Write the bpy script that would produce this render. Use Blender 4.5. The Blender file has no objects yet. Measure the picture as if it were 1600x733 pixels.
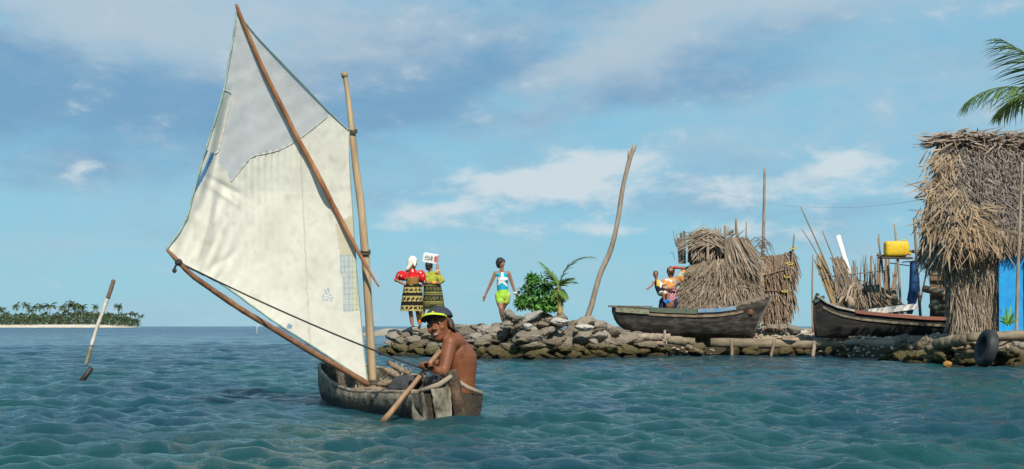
import bpy, bmesh, math, random
import numpy as np
from mathutils import Vector, Matrix, noise
random.seed(7); np.random.seed(7)
R = math.radians
SC = bpy.context.scene
COL = SC.collection
# ------------------------------------------------------------------ camera, sky, sun, exposure
F, H, HV = 2000.0, 0.65, 510.0          # focal length in photo pixels, eye height (m), horizon row
cam_d = bpy.data.cameras.new('camera'); cam = bpy.data.objects.new('camera', cam_d); COL.objects.link(cam)
cam_d.sensor_width = 36; cam_d.lens = 36 * F / 1600; cam_d.shift_y = (HV - 366.5) / 1600
cam.location = (0, 0, H); cam.rotation_euler = (R(90), 0, 0)
cam_d.clip_start = 0.1; cam_d.clip_end = 60000
SC.camera = cam
SC.view_settings.view_transform = 'Standard'; SC.view_settings.look = 'None'
SC.view_settings.exposure = 0.28; SC.view_settings.gamma = 1.0
SUN_AZ, SUN_EL = 166.0, 43.0            # azimuth clockwise from +Y, elevation
sd = bpy.data.lights.new('sun', 'SUN'); sd.energy = 4.6; sd.angle = R(0.53); sd.color = (1.0, 0.93, 0.80)
sun = bpy.data.objects.new('sun', sd); COL.objects.link(sun)
_s = Vector((math.sin(R(SUN_AZ)) * math.cos(R(SUN_EL)), math.cos(R(SUN_AZ)) * math.cos(R(SUN_EL)), math.sin(R(SUN_EL))))
sun.rotation_euler = (-_s).to_track_quat('-Z', 'Y').to_euler(); sun.location = (0, -30, 40)

W = bpy.data.worlds.new('World'); SC.world = W; W.use_nodes = True
def build_sky():
    nt = W.node_tree; N = nt.nodes; L = nt.links; N.clear()
    out = N.new('ShaderNodeOutputWorld'); bg = N.new('ShaderNodeBackground'); bg.inputs[1].default_value = 0.1
    L.new(bg.outputs[0], out.inputs[0])
    sky = N.new('ShaderNodeTexSky'); sky.sky_type = 'NISHITA'; sky.sun_disc = False
    sky.sun_elevation = R(SUN_EL); sky.sun_rotation = R(SUN_AZ); sky.air_density = 1.0; sky.dust_density = 0.3; sky.ozone_density = 1.6
    tc = N.new('ShaderNodeTexCoord'); sep = N.new('ShaderNodeSeparateXYZ'); L.new(tc.outputs['Generated'], sep.inputs[0])
    def m(op, a, b=None, clamp=False):
        n = N.new('ShaderNodeMath'); n.operation = op; n.use_clamp = clamp
        for i, x in enumerate((a, b)):
            if x is None: continue
            if isinstance(x, (int, float)): n.inputs[i].default_value = x
            else: L.new(x, n.inputs[i])
        return n.outputs[0]
    az = m('ARCTAN2', sep.outputs[0], sep.outputs[1]); el = m('ARCSINE', sep.outputs[2])
    def vec(a, b):
        c = N.new('ShaderNodeCombineXYZ'); L.new(a, c.inputs[0]); L.new(b, c.inputs[1]); return c.outputs[0]
    def nz(v, scale, detail=6, rough=0.55, dist=0.0):
        n = N.new('ShaderNodeTexNoise'); n.inputs['Scale'].default_value = scale; n.inputs['Detail'].default_value = detail
        n.inputs['Roughness'].default_value = rough; n.inputs['Distortion'].default_value = dist
        L.new(v, n.inputs['Vector']); return n.outputs[0]
    def ss(x, a, b):
        n = N.new('ShaderNodeMapRange'); n.interpolation_type = 'SMOOTHSTEP'; L.new(x, n.inputs[0])
        n.inputs[1].default_value = a; n.inputs[2].default_value = b; return n.outputs[0]
    def mix(fac, a, b):
        n = N.new('ShaderNodeMix'); n.data_type = 'RGBA'
        if isinstance(fac, (int, float)): n.inputs[0].default_value = fac
        else: L.new(fac, n.inputs[0])
        for i, x in ((6, a), (7, b)):
            if isinstance(x, tuple): n.inputs[i].default_value = (*x, 1)
            else: L.new(x, n.inputs[i])
        return n.outputs[2]
    tint = N.new('ShaderNodeMix'); tint.data_type = 'RGBA'; tint.blend_type = 'MULTIPLY'; tint.inputs[0].default_value = 1
    L.new(sky.outputs[0], tint.inputs[6]); tint.inputs[7].default_value = (*SKY_TINT, 1)
    base = mix(ss(el, 0.0, 0.32), (2.15, 4.50, 5.70), (1.95, 4.25, 5.75))      # pale cyan low air, bluer above
    base = mix(ss(el, 0.30, 1.25), base, (0.85, 2.15, 4.1))                    # deeper blue overhead
    base = mix(0.85, tint.outputs[2], base)
    # wind-warped angular coordinates
    w = nz(vec(m('MULTIPLY', az, 5.0), m('MULTIPLY', el, 12.0)), 1.0, 4, 0.5)
    wob = m('MULTIPLY', m('SUBTRACT', w, 0.5), 0.10)
    az2 = m('ADD', az, wob); el2 = m('ADD', el, m('MULTIPLY', wob, 0.55))
    def blob(u, v, su, sv, tilt=0.0, amp=1.0):
        a0 = math.atan((u - 800) / F); e0 = math.atan((HV - v) / F); ca, sa = math.cos(R(tilt)), math.sin(R(tilt))
        da = m('SUBTRACT', az2, a0); de = m('SUBTRACT', el2, e0)
        p = m('ADD', m('MULTIPLY', da, ca * F / su), m('MULTIPLY', de, sa * F / su))
        q = m('ADD', m('MULTIPLY', da, -sa * F / sv), m('MULTIPLY', de, ca * F / sv))
        r2 = m('ADD', m('MULTIPLY', p, p), m('MULTIPLY', q, q))
        return m('MULTIPLY', m('EXPONENT', m('MULTIPLY', r2, -1.0)), amp)
    def total(bl):
        t = bl[0]
        for b in bl[1:]: t = m('ADD', t, b)
        return t
    n1 = nz(vec(m('MULTIPLY', az, 9.0), m('MULTIPLY', el, 24.0)), 1.0, 8, 0.55, 0.25)
    n2 = nz(vec(m('MULTIPLY', az, 20.0), m('MULTIPLY', el, 42.0)), 1.0, 9, 0.62, 0.15)
    n3 = nz(vec(m('MULTIPLY', az, 5.0), m('MULTIPLY', el, 60.0)), 1.0, 6, 0.55, 0.1)
    # grey-blue cloud bank, upper left, and the diagonal bank top centre-right
    dark = total([blob(120, 170, 420, 90, -4, 1.0), blob(560, 120, 330, 95, 6, .95), blob(760, 60, 240, 80, 20, .7),
                  blob(1120, 130, 170, 42, 8, .95), blob(960, 140, 150, 42, 24, .6), blob(1230, 50, 200, 34, 12, .6), blob(150, 285, 260, 34, 0, .55), blob(-300, 150, 300, 90, 0, .9),
                  blob(860, 300, 260, 40, 4, .55), blob(1250, 330, 260, 40, 0, .45), blob(1900, 100, 300, 60, 0, .6)])
    dk = ss(m('ADD', m('MULTIPLY', dark, 0.8), m('MULTIPLY', m('SUBTRACT', n1, 0.5), 1.5)), 0.10, 1.0)
    lit = total([blob(120, 40, 290, 70, -5, 1.0), blob(420, 60, 260, 60, 0, .5), blob(150, 275, 260, 40, 0, .35), blob(1000, 66, 170, 44, 28, .95), blob(880, 110, 120, 26, 18, .5), blob(690, 60, 240, 60, 8, .5), blob(1450, 190, 320, 70, 0, .5), blob(1250, 15, 260, 34, 3, .6), blob(1050, 110, 240, 40, 20, .5), blob(350, 20, 300, 40, 0, .5), blob(1120, 240, 260, 40, 0, .3),
                 blob(520, 140, 90, 32, 10, .35), blob(1180, 10, 240, 22, 4, .5), blob(1560, 30, 160, 40, 5, .4), blob(1330, 120, 100, 24, 0, .25)])
    lt = ss(m('ADD', m('MULTIPLY', lit, 0.75), m('MULTIPLY', m('SUBTRACT', n2, 0.5), 1.4)), -0.05, 1.05)
    # low cumulus
    cum = total([blob(915, 262, 110, 28, 6, 1.15), blob(800, 284, 150, 26, 3, .9), blob(900, 300, 170, 20, 0, .5), blob(1285, 280, 64, 18, 6, 1.15), blob(1230, 306, 130, 20, 0, .7),
                 blob(1400, 318, 110, 15, 0, .4), blob(670, 335, 70, 14, 0, .7), blob(1100, 330, 240, 22, 0, .2), blob(780, 325, 200, 22, 0, .25), blob(135, 276, 34, 12, 10, .75), blob(760, 356, 280, 12, 0, .5), blob(1230, 358, 260, 12, 0, .5), blob(560, 145, 60, 30, 0, .2)])
    cu = ss(m('ADD', m('MULTIPLY', cum, 0.8), m('MULTIPLY', m('SUBTRACT', n2, 0.5), 2.3)), 0.16, 0.92)
    haze = m('MULTIPLY', ss(n3, 0.47, 0.68), ss(el, 0.16, 0.03))
    wisp = m('MULTIPLY', ss(n1, 0.36, 0.70), 0.5)
    c = mix(wisp, base, (3.1, 4.55, 5.5))
    c = mix(m('MULTIPLY', haze, 0.35), c, (3.5, 4.9, 5.9))
    c = mix(m('MULTIPLY', dk, 0.80), c, (1.35, 2.75, 4.40))
    c = mix(m('MULTIPLY', lt, 0.85), c, (3.8, 4.7, 5.45))
    c = mix(m('MULTIPLY', cu, 0.92), c, (5.2, 5.95, 6.35))
    L.new(c, bg.inputs[0])
SKY_TINT = (0.62, 0.86, 0.98)
build_sky()

# ------------------------------------------------------------------ helpers
def at(u, v, Y): return Vector(((u - 800) / F * Y, Y, H - (v - HV) / F * Y))
def uvp(p): return (800 + F * p[0] / p[1], HV - (p[2] - H) * F / p[1])
def rnd(a, b): return random.uniform(a, b)
def pin(poly, x, y):
    c = False; n = len(poly); j = n - 1
    for i in range(n):
        xi, yi = poly[i]; xj, yj = poly[j]
        if (yi > y) != (yj > y) and x < (xj - xi) * (y - yi) / (yj - yi) + xi: c = not c
        j = i
    return c
def plin(pts, t):                        # piecewise-linear lookup of (key, value...) rows
    if t <= pts[0][0]: return pts[0][1]
    for (a, x), (b, y) in zip(pts, pts[1:]):
        if t <= b: return x + (y - x) * (t - a) / (b - a)
    return pts[-1][1]
def smooth_path(P, n):                   # Catmull-Rom through points
    P = [Vector(p) for p in P]; m_ = len(P); out = []
    for k in range(n + 1):
        t = k / n * (m_ - 1); i = min(int(t), m_ - 2); f = t - i
        p0, p1, p2, p3 = P[max(i - 1, 0)], P[i], P[i + 1], P[min(i + 2, m_ - 1)]
        out.append(0.5 * ((2 * p1) + (p2 - p0) * f + (2 * p0 - 5 * p1 + 4 * p2 - p3) * f * f + (3 * p1 - p0 - 3 * p2 + p3) * f ** 3))
    return out
def wob(p0, p1, n=6, amp=0.015):
    p0, p1 = Vector(p0), Vector(p1); out = []
    for i in range(n + 1):
        e = 0.0 if i in (0,) else 1.0
        out.append(p0.lerp(p1, i / n) + Vector((rnd(-1, 1), rnd(-1, 1), rnd(-.3, .3))) * amp * e)
    return out
def basis(d):
    d = d.normalized(); a = Vector((0, 0, 1)) if abs(d.z) < 0.9 else Vector((1, 0, 0))
    x = d.cross(a).normalized(); return x, x.cross(d).normalized(), d

class MB:
    def __init__(s): s.v = []; s.f = []; s.c = []
    def face(s, idx, col=None): s.f.append(tuple(idx)); s.c.append(col)
    def add(s, pts):
        b = len(s.v); s.v.extend([tuple(p) for p in pts]); return b
    def grid(s, P, close=False, colf=None):
        m_, n = len(P), len(P[0]); b = s.add([p for r in P for p in r])
        for i in range(m_ - 1):
            for j in range(n if close else n - 1):
                k = (j + 1) % n
                s.face((b + i * n + j, b + i * n + k, b + (i + 1) * n + k, b + (i + 1) * n + j), colf(i, j) if colf else None)
    def tube(s, pts, r, n=8, jit=0.0, cap=True, col=None):
        pts = [Vector(p) for p in pts]; m_ = len(pts)
        if isinstance(r, (int, float)): r = [r] * m_
        elif len(r) != m_:
            r = [plin([(i / (len(r) - 1), q) for i, q in enumerate(r)], k / (m_ - 1)) for k in range(m_)]
        t0 = (pts[1] - pts[0]); x, y, d = basis(t0); b = len(s.v)
        for i, p in enumerate(pts):
            t = (pts[min(i + 1, m_ - 1)] - pts[max(i - 1, 0)]).normalized()
            x = (x - t * x.dot(t)).normalized(); y = t.cross(x)
            for k in range(n):
                a = 2 * math.pi * k / n; q = r[i] * (1 + (rnd(-jit, jit) if jit else 0))
                s.v.append(tuple(p + x * math.cos(a) * q + y * math.sin(a) * q))
        for i in range(m_ - 1):
            for k in range(n):
                l = (k + 1) % n; s.face((b + i * n + k, b + i * n + l, b + (i + 1) * n + l, b + (i + 1) * n + k), col)
        if cap:
            s.face([b + k for k in range(n)][::-1], col); s.face([b + (m_ - 1) * n + k for k in range(n)], col)
    def cap(s, p0, r0, p1, r1, n=14, col=None):   # tapered capsule
        p0, p1 = Vector(p0), Vector(p1); d = p1 - p0; L = max(d.length, 1e-5); x, y, d = basis(d)
        ring = []
        for k in range(5): a = R(-90 + 90 * k / 5); ring.append((p0 + d * r0 * math.sin(a), r0 * math.cos(a)))
        ring[0] = (p0 - d * r0, r0 * 0.05); ring.append((p0, r0)); ring.append((p1, r1))
        for k in range(1, 5): a = R(90 * k / 5); ring.append((p1 + d * r1 * math.sin(a), r1 * math.cos(a)))
        ring.append((p1 + d * r1, r1 * 0.05))
        P = [[c + (x * math.cos(2 * math.pi * j / n) + y * math.sin(2 * math.pi * j / n)) * q for j in range(n)] for c, q in ring]
        b = len(s.v); s.grid(P, True, (lambda i, j: col) if col else None); e = len(s.v)
        s.face([b + j for j in range(n)][::-1], col); s.face([e - n + j for j in range(n)], col)
    def ell(s, c, r, M=None, n=16, m_=10, col=None):
        c = Vector(c); M = M or Matrix.Identity(3); P = []
        for i in range(m_ + 1):
            a = math.pi * i / m_; a = min(max(a, 0.04), math.pi - 0.04)
            P.append([c + M @ Vector((r[0] * math.sin(a) * math.cos(2 * math.pi * j / n), r[1] * math.sin(a) * math.sin(2 * math.pi * j / n), -r[2] * math.cos(a))) for j in range(n)])
        b = len(s.v); s.grid(P, True, (lambda i, j: col) if col else None); e = len(s.v)
        s.face([b + j for j in range(n)][::-1], col); s.face([e - n + j for j in range(n)], col)
    def box(s, c, size, M=None, col=None, jit=0.0):
        c = Vector(c); M = M or Matrix.Identity(3); h = [q / 2 for q in size]
        b = s.add([c + M @ Vector((sx * h[0] * (1 + rnd(-jit, jit)), sy * h[1] * (1 + rnd(-jit, jit)), sz * h[2] * (1 + rnd(-jit, jit)))) for sx in (-1, 1) for sy in (-1, 1) for sz in (-1, 1)])
        for q in ((0, 1, 3, 2), (4, 6, 7, 5), (0, 4, 5, 1), (2, 3, 7, 6), (0, 2, 6, 4), (1, 5, 7, 3)): s.face([b + i for i in q], col)
    def beam(s, p0, p1, w, h, up=(0, 0, 1), col=None):   # board between two points
        p0, p1 = Vector(p0), Vector(p1); d = (p1 - p0); L = d.length; d.normalize(); up = Vector(up)
        x = d.cross(up).normalized(); z = x.cross(d).normalized()
        s.box((p0 + p1) / 2, (w, L, h), Matrix((x, d, z)).transposed(), col)
    def loft(s, secs, n=28, colf=None, cap=True):  # secs: (centre, rx, ry) horizontal ellipses
        P = [[Vector(c) + Vector((rx * math.cos(2 * math.pi * j / n), ry * math.sin(2 * math.pi * j / n), 0)) for j in range(n)] for c, rx, ry in secs]
        b = len(s.v); s.grid(P, True, colf); e = len(s.v)
        if cap: s.face([b + j for j in range(n)]); s.face([e - n + j for j in range(n)][::-1])
    def floft(s, secs, M, n=24):               # spine of ellipses lying in the M frame's x/y
        P = [[Vector(c) + M @ Vector((rx * math.cos(2 * math.pi * j / n), ry * math.sin(2 * math.pi * j / n), 0)) for j in range(n)] for c, rx, ry in secs]
        b = len(s.v); s.grid(P, True); e = len(s.v); s.face([b + j for j in range(n)][::-1]); s.face([e - n + j for j in range(n)])
    def strip(s, p, d, n, L, w, bend=0.0, tw=0.0, col=None, segs=2, tip=0.12):   # dry leaf strip
        d = d.normalized(); x = d.cross(n).normalized()
        if tw: x = (Matrix.Rotation(tw, 3, d) @ x)
        nn = x.cross(d); b = len(s.v)
        for i in range(segs + 1):
            t = i / segs; q = p + d * L * t + nn * bend * L * (t * t) ; ww = w * (1 - t * 0.25) if i < segs else w * tip
            s.v.append(tuple(q - x * ww / 2)); s.v.append(tuple(q + x * ww / 2))
        for i in range(segs): s.face((b + 2 * i, b + 2 * i + 1, b + 2 * i + 3, b + 2 * i + 2), col)

def mesh_of(mb, name, mats, off, smooth):
    me = bpy.data.meshes.new(name); o = Vector(off)
    me.from_pydata([(v[0] - o.x, v[1] - o.y, v[2] - o.z) for v in mb.v], [], mb.f)
    if any(c is not None for c in mb.c): paint_faces(me, mb.c)
    return finish(me, mats, smooth)
def paint_faces(me, cols):
    at_ = me.color_attributes.new('Col', 'FLOAT_COLOR', 'CORNER'); arr = np.ones((len(me.loops), 4), np.float32); k = 0
    for p, c in zip(me.polygons, cols):
        c = c or (.5, .5, .5); arr[p.loop_start:p.loop_start + p.loop_total, :3] = c
    at_.data.foreach_set('color', arr.ravel())
def finish(me, mats, smooth):
    for m_ in (mats if isinstance(mats, (list, tuple)) else [mats]): me.materials.append(m_)
    if smooth: me.polygons.foreach_set('use_smooth', [True] * len(me.polygons))
    me.update(); return me
def root_of(o):
    while o.parent: o = o.parent
    return o
def thing(name, label, cat, loc, group=None):
    o = bpy.data.objects.new(name, None); COL.objects.link(o); o.location = loc; o.empty_display_size = 0.2
    o['label'] = label; o['category'] = cat
    if group: o['group'] = group
    return o
def part(name, mb, mat, parent, smooth=False, label=None):
    off = Vector(root_of(parent).location)
    if isinstance(mb, MB): me = mesh_of(mb, name, mat, off, smooth)
    else:
        me = mb; me.name = name; me.transform(Matrix.Translation(-off)); finish(me, mat, smooth)
    o = bpy.data.objects.new(name, me); COL.objects.link(o); o.parent = parent
    if label: o['label'] = label
    return o
def solo(name, mb, mat, label, cat, group=None, smooth=False, kind=None):
    if isinstance(mb, MB):
        a = np.array(mb.v); lo, hi = a.min(0), a.max(0)
        off = Vector(((lo[0] + hi[0]) / 2, (lo[1] + hi[1]) / 2, lo[2])); me = mesh_of(mb, name, mat, off, smooth)
    else: me = mb; off = Vector((0, 0, 0)); finish(me, mat, smooth)
    o = bpy.data.objects.new(name, me); COL.objects.link(o); o.location = off
    if label: o['label'] = label
    if cat: o['category'] = cat
    if group: o['group'] = group
    if kind: o['kind'] = kind
    return o
def structure(name, mb, mat, smooth=False): return solo(name, mb, mat, None, None, None, smooth, 'structure')
def copy_tree(o, parent=None):
    c = o.copy(); COL.objects.link(c)
    if parent: c.parent = parent
    for ch in list(o.children): copy_tree(ch, c)
    return c
def remesh(mb, voxel=0.009, it=4, name='body'):   # fuse overlapping closed shells into one continuous skin
    me = bpy.data.meshes.new('tmp'); me.from_pydata(mb.v, [], mb.f); o = bpy.data.objects.new('tmp', me); COL.objects.link(o)
    bm = bmesh.new(); bm.from_mesh(me); bmesh.ops.recalc_face_normals(bm, faces=bm.faces); bm.to_mesh(me); bm.free()
    r = o.modifiers.new('r', 'REMESH'); r.mode = 'VOXEL'; r.voxel_size = voxel; r.use_smooth_shade = True
    s = o.modifiers.new('s', 'SMOOTH'); s.factor = 0.5; s.iterations = it
    dg = bpy.context.evaluated_depsgraph_get(); ev = o.evaluated_get(dg); out = bpy.data.meshes.new_from_object(ev); out.name = name
    out.materials.clear(); bpy.data.objects.remove(o); bpy.data.meshes.remove(me); return out
def paint_mesh(me, fn):
    vs = [v.co.copy() for v in me.vertices]; paint_faces(me, [fn(sum((vs[i] for i in p.vertices), Vector()) / len(p.vertices)) for p in me.polygons])

# ------------------------------------------------------------------ materials
def mat(name, c1, c2=None, scale=6.0, rough=0.8, bump=0.0, bscale=None, stretch=(1, 1, 1), island=None, obj=None, attr=False, trans=0.0, spec=0.3, detail=6, lo=0.35, hi=0.65, extra=None, world=False):
    m_ = bpy.data.materials.new(name); m_.use_nodes = True; nt = m_.node_tree; N = nt.nodes; L = nt.links
    b = N['Principled BSDF']; b.inputs['Roughness'].default_value = rough; b.inputs['Specular IOR Level'].default_value = spec
    tc = N.new('ShaderNodeTexCoord'); mp = N.new('ShaderNodeMapping'); mp.inputs['Scale'].default_value = stretch
    if world: g = N.new('ShaderNodeNewGeometry'); L.new(g.outputs['Position'], mp.inputs[0])
    else: L.new(tc.outputs['Object'], mp.inputs[0])
    def mixc(fac, a, c, bt='MIX'):
        x = N.new('ShaderNodeMix'); x.data_type = 'RGBA'; x.blend_type = bt
        if isinstance(fac, (int, float)): x.inputs[0].default_value = fac
        else: L.new(fac, x.inputs[0])
        for i, q in ((6, a), (7, c)):
            if isinstance(q, tuple): x.inputs[i].default_value = (*q, 1)
            else: L.new(q, x.inputs[i])
        return x.outputs[2]
    nz = N.new('ShaderNodeTexNoise'); nz.inputs['Scale'].default_value = scale; nz.inputs['Detail'].default_value = detail; nz.inputs['Roughness'].default_value = 0.62
    L.new(mp.outputs[0], nz.inputs[0])
    mr = N.new('ShaderNodeMapRange'); mr.inputs[1].default_value = lo; mr.inputs[2].default_value = hi; L.new(nz.outputs[0], mr.inputs[0])
    c2 = c2 or tuple(x * 0.7 for x in c1)
    col = mixc(mr.outputs[0], c1, c2)
    if attr:
        a = N.new('ShaderNodeVertexColor'); a.layer_name = 'Col'
        col = mixc(1.0, a.outputs[0], mixc(mr.outputs[0], (1, 1, 1), (.72, .72, .72)), 'MULTIPLY')
    if island:
        g2 = N.new('ShaderNodeNewGeometry'); cr = N.new('ShaderNodeValToRGB'); L.new(g2.outputs['Random Per Island'], cr.inputs[0])
        cr.color_ramp.interpolation = 'LINEAR'; e = cr.color_ramp.elements
        for i, c in enumerate(island):
            q = i / (len(island) - 1)
            if i == 0: e[0].position = 0; e[0].color = (*c, 1)
            elif i == len(island) - 1: e[-1].position = 1; e[-1].color = (*c, 1)
            else: k = e.new(q); k.color = (*c, 1)
        col = mixc(0.8, col, cr.outputs[0])
    if obj:
        oi = N.new('ShaderNodeObjectInfo'); cr = N.new('ShaderNodeValToRGB'); L.new(oi.outputs['Random'], cr.inputs[0]); e = cr.color_ramp.elements
        for i, c in enumerate(obj):
            if i == 0: e[0].position = 0; e[0].color = (*c, 1)
            elif i == len(obj) - 1: e[-1].position = 1; e[-1].color = (*c, 1)
            else: k = e.new(i / (len(obj) - 1)); k.color = (*c, 1)
        col = mixc(0.55, col, cr.outputs[0])
    if extra: col = extra(N, L, mixc, col, nz)
    L.new(col, b.inputs['Base Color'])
    if bump:
        n2 = N.new('ShaderNodeTexNoise'); n2.inputs['Scale'].default_value = bscale or scale * 3; n2.inputs['Detail'].default_value = 7; n2.inputs['Roughness'].default_value = 0.65
        L.new(mp.outputs[0], n2.inputs[0]); bp = N.new('ShaderNodeBump'); bp.inputs['Strength'].default_value = bump; bp.inputs['Distance'].default_value = 0.02
        L.new(n2.outputs[0], bp.inputs['Height']); L.new(bp.outputs[0], b.inputs['Normal'])
    if trans:
        tr = N.new('ShaderNodeBsdfTranslucent'); L.new(col, tr.inputs[0]); mx = N.new('ShaderNodeMixShader'); mx.inputs[0].default_value = trans
        L.new(b.outputs[0], mx.inputs[1]); L.new(tr.outputs[0], mx.inputs[2]); L.new(mx.outputs[0], N['Material Output'].inputs[0])
    return m_
THATCH = [(.07, .05, .035), (.23, .17, .122), (.32, .255, .19), (.14, .10, .07), (.38, .32, .255), (.40, .31, .215)]
MT = {}
MT['thatch'] = mat('dry_thatch', (.24, .18, .13), (.13, .095, .07), 3, .85, .2, 40, island=THATCH, spec=.2)
MT['roof'] = mat('grey_roof_thatch', (.21, .175, .15), (.12, .10, .085), 2.2, .9, .2, 40, island=[(.06, .048, .04), (.19, .158, .135), (.26, .22, .19), (.11, .09, .075), (.32, .275, .235), (.21, .165, .13)], spec=.15)
MT['tan'] = mat('tan_leaf', (.42, .27, .14), (.30, .19, .10), 5, .7, .2, 30, island=[(.40, .26, .14), (.25, .17, .10), (.35, .28, .20), (.12, .085, .055), (.30, .225, .15), (.17, .125, .085)], spec=.3)
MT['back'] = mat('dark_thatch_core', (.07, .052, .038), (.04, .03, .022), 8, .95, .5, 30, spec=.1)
MT['driftwood'] = mat('driftwood', (.34, .28, .22), (.20, .155, .115), 14, .8, .5, 40, stretch=(1, 1, .25), spec=.2)
MT['pole'] = mat('weathered_pole', (.30, .235, .17), (.17, .125, .085), 12, .8, .5, 40, stretch=(1, 1, .2), obj=[(.36, .30, .23), (.20, .14, .09), (.28, .21, .14)], spec=.2)
MT['bamboo'] = mat('bamboo', (.40, .27, .13), (.26, .165, .08), 9, .55, .2, 30, stretch=(1, 1, .3), spec=.4)
MT['mast'] = mat('mast_wood', (.46, .335, .20), (.27, .185, .105), 7, .6, .4, 30, stretch=(2, 2, .25), spec=.3)
MT['redwood'] = mat('reddish_spar_wood', (.36, .165, .07), (.21, .085, .035), 8, .55, .35, 30, stretch=(1.5, 1.5, .3), spec=.35)
MT['log'] = mat('old_log', (.25, .205, .14), (.12, .095, .065), 6, .85, .7, 24, stretch=(.35, 1, 1), spec=.2)
MT['stake'] = mat('dark_stake', (.20, .15, .105), (.10, .072, .05), 12, .85, .5, 40, obj=[(.30, .24, .18), (.12, .085, .06)], spec=.2)
MT['leaf'] = mat('bush_leaf', (.055, .17, .028), (.03, .10, .016), 8, .5, 0, island=[(.06, .19, .03), (.11, .31, .05), (.16, .40, .07), (.04, .14, .022)], trans=.35, spec=.4)
MT['palmleaf'] = mat('palm_leaf', (.085, .17, .035), (.05, .11, .022), 6, .45, 0, island=[(.08, .17, .035), (.15, .26, .055), (.22, .28, .08), (.06, .14, .03)], trans=.3, spec=.45)
MT['youngleaf'] = mat('young_palm_leaf', (.14, .26, .05), (.09, .18, .035), 6, .45, 0, island=[(.10, .21, .04), (.17, .30, .06), (.22, .30, .08), (.08, .17, .035)], trans=.3, spec=.45)
MT['farleaf'] = mat('far_palm_leaf', (.050, .085, .036), (.030, .055, .025), .3, .6, 0, island=[(.030, .055, .025), (.062, .10, .040), (.095, .115, .045), (.045, .075, .032)], trans=.15, spec=.3)
MT['trunk'] = mat('palm_trunk', (.27, .21, .15), (.16, .12, .085), 6, .85, .4, 20, spec=.2)
MT['youngtrunk'] = mat('young_palm_stem', (.36, .27, .10), (.24, .16, .06), 9, .7, .3, 20, spec=.3)
MT['skin'] = mat('brown_skin', (.20, .070, .031), (.15, .051, .022), 9, .5, .06, 60, spec=.3)
MT['skinw'] = mat('warm_brown_skin', (.27, .135, .075), (.22, .105, .058), 9, .5, 0, spec=.35)
MT['hair'] = mat('black_hair', (.012, .010, .010), (.022, .017, .015), 40, .4, .6, 120, stretch=(1, 1, .3), spec=.5)
MT['painted'] = mat('printed_cloth', (1, 1, 1), None, 14, .85, .25, 60, attr=True, spec=.15)
MT['gloss'] = mat('printed_card', (1, 1, 1), None, 5, .5, 0, attr=True, spec=.3, lo=.5, hi=1.2)
def C(name, c, c2=None, **k): return mat(name, c, c2, **k)
MT['black'] = C('black_rubber', (.018, .018, .02), (.035, .034, .035), scale=8, rough=.6, bump=.2)
MT['eye'] = C('dark_eye', (.012, .008, .006), (.012, .008, .006), rough=.2, spec=.5)
MT['eyewhite'] = C('eye_white', (.50, .46, .41), (.45, .41, .36), rough=.5)
MT['white'] = C('dull_white', (.75, .72, .66), (.62, .58, .52), rough=.5)
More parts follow.
